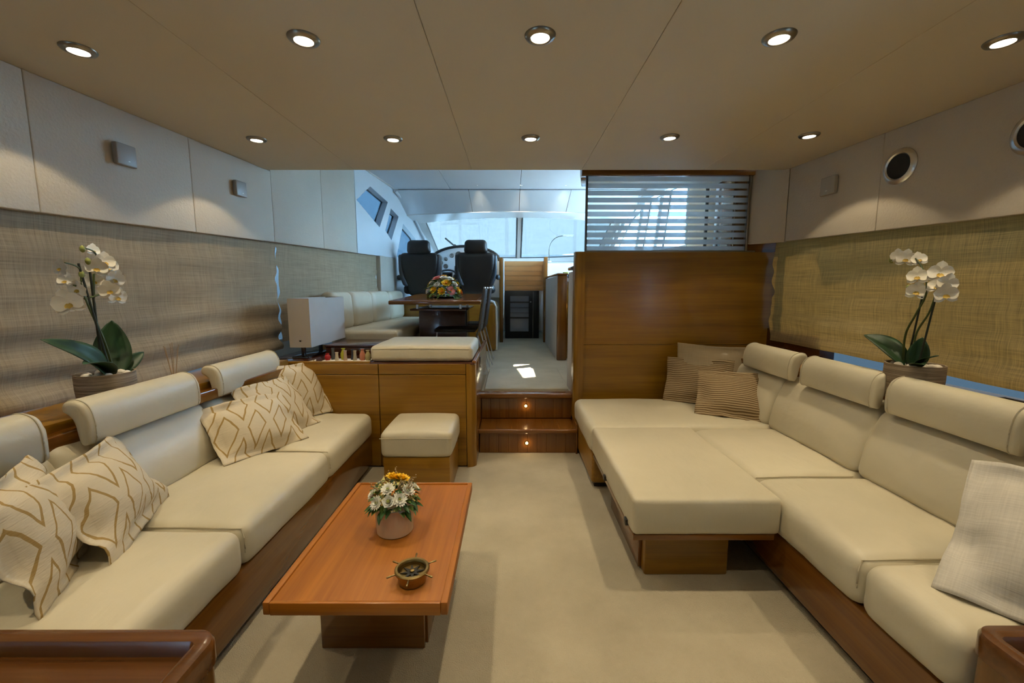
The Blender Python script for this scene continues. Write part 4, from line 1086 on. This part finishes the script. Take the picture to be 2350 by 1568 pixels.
# ------------------------------------------------------------------ wooden bulkhead with striped glass screen
bh = struct('wall_bulkhead', box(.536, 1.98, 3.222, 3.25, 0, 1.44), 'redwood_x')
for z0, z1 in ((0, .772), (.774, 1.462)):
    obj('bulkhead_panel', box(.537, 1.975, 3.20, 3.222, z0, z1, .0015, 1), 'wood_x', bh)
obj('corner_post', corner_post(.462, .535, 3.16, 3.25, 0, 1.462, .03, -1), 'wood_z', bh)
obj('filler', box(1.70, 1.98, 3.225, 3.25, 1.462, 1.56), 'redwood_x', bh)
gs = thing('glass_screen', 'glass screen with frosted horizontal stripes above the wooden bulkhead', 'glass screen', (0, 0, 0))
pn = obj('pane', box(.548, 1.715, 3.208, 3.216, 1.472, 2.0), 'glass_clear', gs, smooth=False)
obj('bottom_rail', box(.536, 1.79, 3.20, 3.224, 1.460, 1.474, .003), 'nickel', gs)
obj('side_rail', box(.536, .550, 3.196, 3.228, 1.472, 2.01, .003), 'steel_dark', gs)
obj('side_rail', box(1.713, 1.73, 3.196, 3.228, 1.472, 2.01, .003), 'nickel', gs)
obj('top_rail', box(.50, 1.74, 3.17, 3.24, 2.0, 2.05, .004), 'redwood_x', gs)
z = 1.480
zz = 1.999
for i in range(11):
    a = zz - .0495*i; h_ = .034
    if i == 0: a, h_ = 1.999, .034
    obj('frosted_stripe', box(.550, 1.713, 3.203, 3.208, max(1.474, a-h_), a, 0), 'frosted', gs, smooth=False)

# ------------------------------------------------------------------ orchids
def orchid_flower_parts(root, first, cache):
    pass
def orchid_proto(root):
    bm = bmesh.new()
    for a, L, Wd in ((90, .043, .032), (215, .038, .028), (325, .038, .028)):
        merge(bm, petal_mesh(L, Wd, .12, 5, .12), Matrix.Rotation(math.radians(a), 4, 'Z'))
    for a in (10, 170):
        merge(bm, petal_mesh(.035, .044, .10, 6, .10), Matrix.Translation((0, .002, .002)) @ Matrix.Rotation(math.radians(a), 4, 'Z'))
    f = obj('blossom', bm, 'petal', root, angle=180)
    b2 = bmesh.new()
    for a in (-90, -50, -130):
        merge(b2, petal_mesh(.013, .010, .6, 4, .2), Matrix.Translation((0, -.001, .004)) @ Matrix.Rotation(math.radians(a), 4, 'Z'))
    l = obj('lip', b2, 'lip', f, angle=180)
    return f, l
PR = []
def orchid(label, X0, Y0, Z0, s, R, Hp, flowers, buds, stems, stakes, leaves, facing):
    t = thing('potted_orchid', label, 'plant', (X0, Y0, Z0), group='white potted orchids')
    O = Vector((X0, Y0, Z0))
    obj('pot', lathe([(.001, 0), (R*.90, 0), (R*.94, .004), (R, Hp*.6), (R, Hp), (R*.94, Hp), (R*.93, Hp*.85), (.001, Hp*.83)], 40), 'wound_pot', t)
    rr = random.Random(int(R*1000))
    b0 = None
    for i in range(18):
        a, q = rr.uniform(0, 2*PI), R*.78*math.sqrt(rr.random())
        if b0 is None:
            b2 = bmesh.new(); bmesh.ops.create_icosphere(b2, subdivisions=2, radius=.018); b0 = obj('pebble', b2, 'pebble', t); k_ = b0
        else: k_ = share(b0, 'pebble', t)
        k_.location = (q*math.cos(a), q*math.sin(a), Hp*.88+rr.uniform(0, .012)); k_.scale = (rr.uniform(.7, 1.2), rr.uniform(.6, 1), rr.uniform(.5, .8)); k_.rotation_euler = (0, 0, rr.uniform(0, 3))
    for pts in stems:
        P = [Vector(p) - O for p in pts]; sm = []
        for i in range(len(P)-1):
            p0, p1, p2, p3 = P[max(0, i-1)], P[i], P[i+1], P[min(len(P)-1, i+2)]
            for q in range(6):
                u = q/6; sm.append(.5*((2*p1)+(p2-p0)*u+(2*p0-5*p1+4*p2-p3)*u*u+(3*p1-p0-3*p2+p3)*u**3))
        sm.append(P[-1]); obj('stem', tube(sm, .0045, 7, r2=.0025), 'stem', t)
    for a, b_ in stakes: obj('stake', tube([Vector(a)-O, Vector(b_)-O], .0038, 6), 'stake', t)
    for base, tip, wd, lift, nrm in leaves:
        b_, tp = Vector(base)-O, Vector(tip)-O; ax = tp-b_; side = ax.cross(Vector(nrm)).normalized(); up = side.cross(ax).normalized()
        def f(u, v):
            w = wd*math.sin(PI*(.08+.92*u)**.85)**.75*(1 if u < 1 else 0)
            y = (v-.5)*w
            return b_ + ax*u + up*(lift*math.sin(PI*u) + .35*abs(y)) + side*y
        obj('leaf', surf(f, 12, 6, .002), 'leaf', t, angle=180)
    for p, nrm, sc_ in flowers:
        if not PR:
            f, l = orchid_proto(t); PR.extend((f, l))
        else:
            f = share(PR[0], 'blossom', t); share(PR[1], 'lip', f)
        f.location = Vector(p)-O; f.scale = (sc_,)*3; orient(f, nrm, 0)
        # keep the top petal upright
        z_ = Vector(nrm).normalized(); y_ = (Vector((0, 0, 1)) - z_*z_.z).normalized(); x_ = y_.cross(z_)
        f.rotation_mode = 'QUATERNION'; f.rotation_quaternion = Matrix((x_, y_, z_)).transposed().to_quaternion() @ Matrix.Rotation(rr.uniform(-.35, .35), 3, 'Z').to_quaternion()
    for p in buds:
        b2 = bmesh.new(); bmesh.ops.create_icosphere(b2, subdivisions=2, radius=.011)
        k_ = obj('bud', b2, 'bud', t); k_.location = Vector(p)-O; k_.scale = (.8, .8, 1.25)
    return t
def LX(y, z, x=-1.60): return (x, y, z)
cl = Vector((1.5, -1.55, 0)).normalized()
def fl(y, z, x=-1.60, dx=0., dy=0., dz=0., s=1.): return ((x, y, z), (cl.x+dx, cl.y+dy, dz), s)
FL = [fl(1.655, 1.275, -1.59, .1, 0, -.1), fl(1.70, 1.30, -1.60, .3, .2, .1), fl(1.735, 1.285, -1.62, .5, .3, 0), fl(1.735, 1.235, -1.60, .4, .3, -.2), fl(1.675, 1.19, -1.57, .0, .0, -.15),
      fl(1.725, 1.165, -1.59, .4, .4, -.2), fl(1.68, 1.225, -1.63, 0, 0, 0, .9), fl(1.70, 1.345, -1.64, .2, .6, .2, .7), fl(1.545, 1.27, -1.61, -.8, -.1, 0, .85), fl(1.575, 1.225, -1.63, -.6, .2, .1, .8),
      fl(1.585, 1.195, -1.60, -.6, .0, -.2, .9), fl(1.535, 1.145, -1.59, -.2, -.1, -.1, 1.3), fl(1.57, 1.14, -1.64, -.2, .5, 0, .9)]
ol = orchid('white orchid in a grey-brown wound pot behind the left sofa', -1.605, 1.655, .735, -1, .092, .135, FL,
       [LX(1.63, 1.345, -1.61), LX(1.635, 1.30), LX(1.605, 1.25)],
       [[(-1.60, 1.69, .85), (-1.60, 1.66, 1.0), (-1.60, 1.62, 1.12), (-1.60, 1.60, 1.20), (-1.60, 1.60, 1.27), (-1.60, 1.55, 1.29)],
        [(-1.61, 1.67, .85), (-1.61, 1.65, 1.08), (-1.61, 1.66, 1.24), (-1.61, 1.68, 1.33), (-1.61, 1.63, 1.35)], [(-1.60, 1.605, 1.16), (-1.60, 1.65, 1.17), (-1.60, 1.68, 1.18)], [(-1.60, 1.60, 1.2), (-1.60, 1.57, 1.21)]],
       [((-1.605, 1.645, .85), (-1.60, 1.638, 1.26)), ((-1.59, 1.665, .85), (-1.60, 1.598, 1.29))],
       [((-1.60, 1.66, .855), (-1.62, 1.455, 1.025), .085, .035, (.5, -.6, .8)), ((-1.60, 1.68, .855), (-1.63, 1.735, 1.07), .12, -.02, (.75, -.65, .2)), ((-1.59, 1.66, .86), (-1.53, 1.50, .93), .075, .02, (.3, -.4, 1)), ((-1.60, 1.69, .855), (-1.57, 1.80, .93), .06, .0, (.7, -.6, .5))], cl)
cr = Vector((-1.6, -1.6, 0)).normalized()
def fr_(y, z, x=1.66, dx=0., dy=0., dz=0., s=1.): return ((x, y, z), (cr.x+dx, cr.y+dy, dz), s)
FR = [fr_(1.865, 1.335, 1.66, -.2, 0, 0, .8), fr_(1.815, 1.32, 1.65, -.1, 0, 0, 1.0), fr_(1.78, 1.315, 1.67, .3, -.1, .2, .8), fr_(1.745, 1.245, 1.64, -.1, 0, .05, 1.0), fr_(1.665, 1.255, 1.65, .1, -.2, .05, 1.15),
      fr_(1.75, 1.185, 1.65, -.1, 0, 0, 1.05), fr_(1.645, 1.215, 1.66, .3, -.3, 0, 1.0), fr_(1.635, 1.175, 1.65, .3, -.3, -.1, 1.1), fr_(1.70, 1.205, 1.68, 0, .0, .2, .9)]
orchid('white orchid in a grey-brown wound pot behind the right sofa', 1.69, 1.765, .735, 1, .098, .150, FR,
       [(1.65, 1.885, 1.32), (1.65, 1.79, 1.20), (1.65, 1.70, 1.24)],
       [[(1.67, 1.795, .86), (1.66, 1.79, 1.0), (1.66, 1.755, 1.09), (1.66, 1.72, 1.18), (1.66, 1.745, 1.27), (1.66, 1.80, 1.33), (1.66, 1.87, 1.32)],
        [(1.68, 1.75, .86), (1.66, 1.745, 1.0), (1.66, 1.70, 1.10), (1.66, 1.68, 1.18), (1.66, 1.67, 1.24)]],
       [((1.67, 1.78, .87), (1.66, 1.735, 1.17)), ((1.67, 1.73, .87), (1.66, 1.675, 1.20))],
       [((1.67, 1.78, .875), (1.63, 1.965, .985), .085, .03, (-.4, -.3, .9)), ((1.67, 1.74, .875), (1.68, 1.735, 1.0), .07, .0, (-.7, -.7, .2)), ((1.67, 1.74, .87), (1.62, 1.60, .945), .04, .01, (-.3, .0, 1)), ((1.67, 1.74, .87), (1.60, 1.63, .905), .05, .01, (-.3, 0, 1))], cr)
# reed diffuser
rd = thing('reed_diffuser', 'thin reed diffuser sticks in a small bottle behind the left sofa headrest', 'diffuser', (-1.62, 2.01, .735))
obj('bottle', lathe([(.001, 0), (.022, 0), (.024, .01), (.022, .035), (.010, .045), (.009, .055), (.006, .055), (.001, .03)], 20), 'glass_clear', rd)
for i in range(6):
    a = i*1.05; obj('reed', tube([(.002*math.cos(a), .002*math.sin(a), .01), (.030*math.cos(a), .030*math.sin(a), .185+.01*(i % 3))], .0017, 5), 'reed', rd)
# dark tray box on the right ledge
bx2 = thing('dark_box', 'open dark brown box on the right window ledge', 'box', (1.72, 1.42, .737), .05)
for q in ((-.075, .075, -.09, -.08), (-.075, .075, .08, .09), (-.075, -.065, -.08, .08), (.065, .075, -.08, .08)): obj('side', box(*q, 0, .07, .002), 'toe', bx2)
obj('bottom', box(-.07, .07, -.085, .085, 0, .006), 'toe', bx2)

# ------------------------------------------------------------------ fittings on the upper walls
def wall_frame(X, y, z, s):
    dy = .01; n_ = Vector((X(y+dy)-X(y-dy), 2*dy, 0)).normalized()
    inw = Vector((-s*n_.y, s*n_.x, 0)).normalized()
    return Vector((X(y), y, z)), inw, n_
def wall_box(y, z, X, s, size, lab, mat):
    p, inw, tn = wall_frame(X, y, z, s)
    t = thing('wall_sensor', lab, 'wall box', p, math.atan2(inw.y, inw.x), group='square boxes on the walls')
    h = size/2
    obj('back_plate', box(.0, .008, -h*.86, h*.86, -h*.86, h*.86, .002), mat, t)
    obj('cover', box(.006, .030, -h, h, -h, h, .006, 3), mat, t)
    obj('indicator', box(.0302, .0306, -.012*s*1, .004, -h*.6, -h*.5), 'white_gloss', t)
wall_box(2.02, 1.795, XL, -1, .095, 'larger grey square wall box high on the left wall', 'plastic_grey')
wall_box(2.74, 1.808, XL, -1, .092, 'grey square wall box on the left wall nearer the dining corner', 'plastic_grey')
wall_box(2.645, 1.805, XR, 1, .105, 'pale square wall box on the right wall beside the round speakers', 'plastic_light')
for y, z, lab in ((2.236, 1.806, 'round chrome rimmed speaker on the right wall next to the pale wall box'), (1.705, 1.79, 'round chrome rimmed speaker on the right wall cut by the frame edge')):
    p, inw, tn = wall_frame(XR, y, z, 1)
    t = thing('wall_speaker', lab, 'speaker', p, math.atan2(inw.y, inw.x), group='round wall speakers')
    a = obj('rim', lathe([(.060, .0), (.060, .010), (.066, .016), (.080, .012), (.087, .004), (.087, 0)], 48, cap=False), 'chrome', t); a.rotation_euler = (0, PI/2, 0)
    a = obj('grille', lathe([(.001, .012), (.03, .011), (.0605, .008), (.0605, .0)], 40), 'speaker_cloth', t); a.rotation_euler = (0, PI/2, 0)

# ------------------------------------------------------------------ wooden cabinets in the foreground
def end_cabinet(label, x0, x1, y1, z, side):
    """cabinet by the camera; its far edge at y1; the rounded far corner at the aisle side"""
    t = thing('end_cabinet', label, 'cabinet', (0, 0, 0), group='end cabinets beside the camera')
    y0 = .12; r = .05
    xa = x1 if side > 0 else x0; xw = x0 if side > 0 else x1; sg = side
    def plan(ins):
        X = xa - sg*ins; Yf = y1 - ins; rr = max(.008, r-ins)
        return [(xw, Yf)] + [(X - sg*rr + sg*rr*math.sin(q), Yf - rr + rr*math.cos(q)) for q in [PI/2*i/10 for i in range(11)]] + [(X, y0)]
    P0 = plan(0); body = P0 + [(xw, y0)]
    obj('body', poly_prism([(a, b_) for a, b_ in plan(.006)] + [(xw, y0)], 0, lambda a, b_, kk: Vector((a, b_, .0 if kk == 0 else z-.054))), 'end_dim_z', t)
    obj('top', poly_prism([(a, b_) for a, b_ in plan(.042)] + [(xw, y0)], 0, lambda a, b_, kk: Vector((a, b_, z-.058 if kk == 0 else z-.036))), 'end_dim_x', t)
    # raised fiddle rail following the plan
    bm = bmesh.new(); rings = []
    outer, inner = plan(0), plan(.042)
    for (a, b_), (c_, d_) in zip(outer, inner):
        o_, i_ = Vector((a, b_, 0)), Vector((c_, d_, 0)); m_ = (o_+i_)/2
        prof = [(o_, z-.056), (o_, z-.012), (o_.lerp(i_, .12), z-.003), (o_.lerp(i_, .35), z), (o_.lerp(i_, .65), z), (o_.lerp(i_, .88), z-.003), (i_, z-.012), (i_, z-.056)]
        rings.append([bm.verts.new((q.x, q.y, zz_)) for q, zz_ in prof])
    for A, B in zip(rings, rings[1:]):
        for i in range(len(A)): bm.faces.new((A[i], A[(i+1) % len(A)], B[(i+1) % len(A)], B[i]))
    bm.faces.new(rings[0]); bm.faces.new(rings[-1])
    obj('fiddle_rail', bm, 'end_dim_x', t)
end_cabinet('wooden end cabinet with raised rail in the bottom left foreground', -1.6, -.640, .865, .45, 1)
end_cabinet('wooden end cabinet corner in the bottom right foreground', 1.05, 1.75, .90, .43, -1)
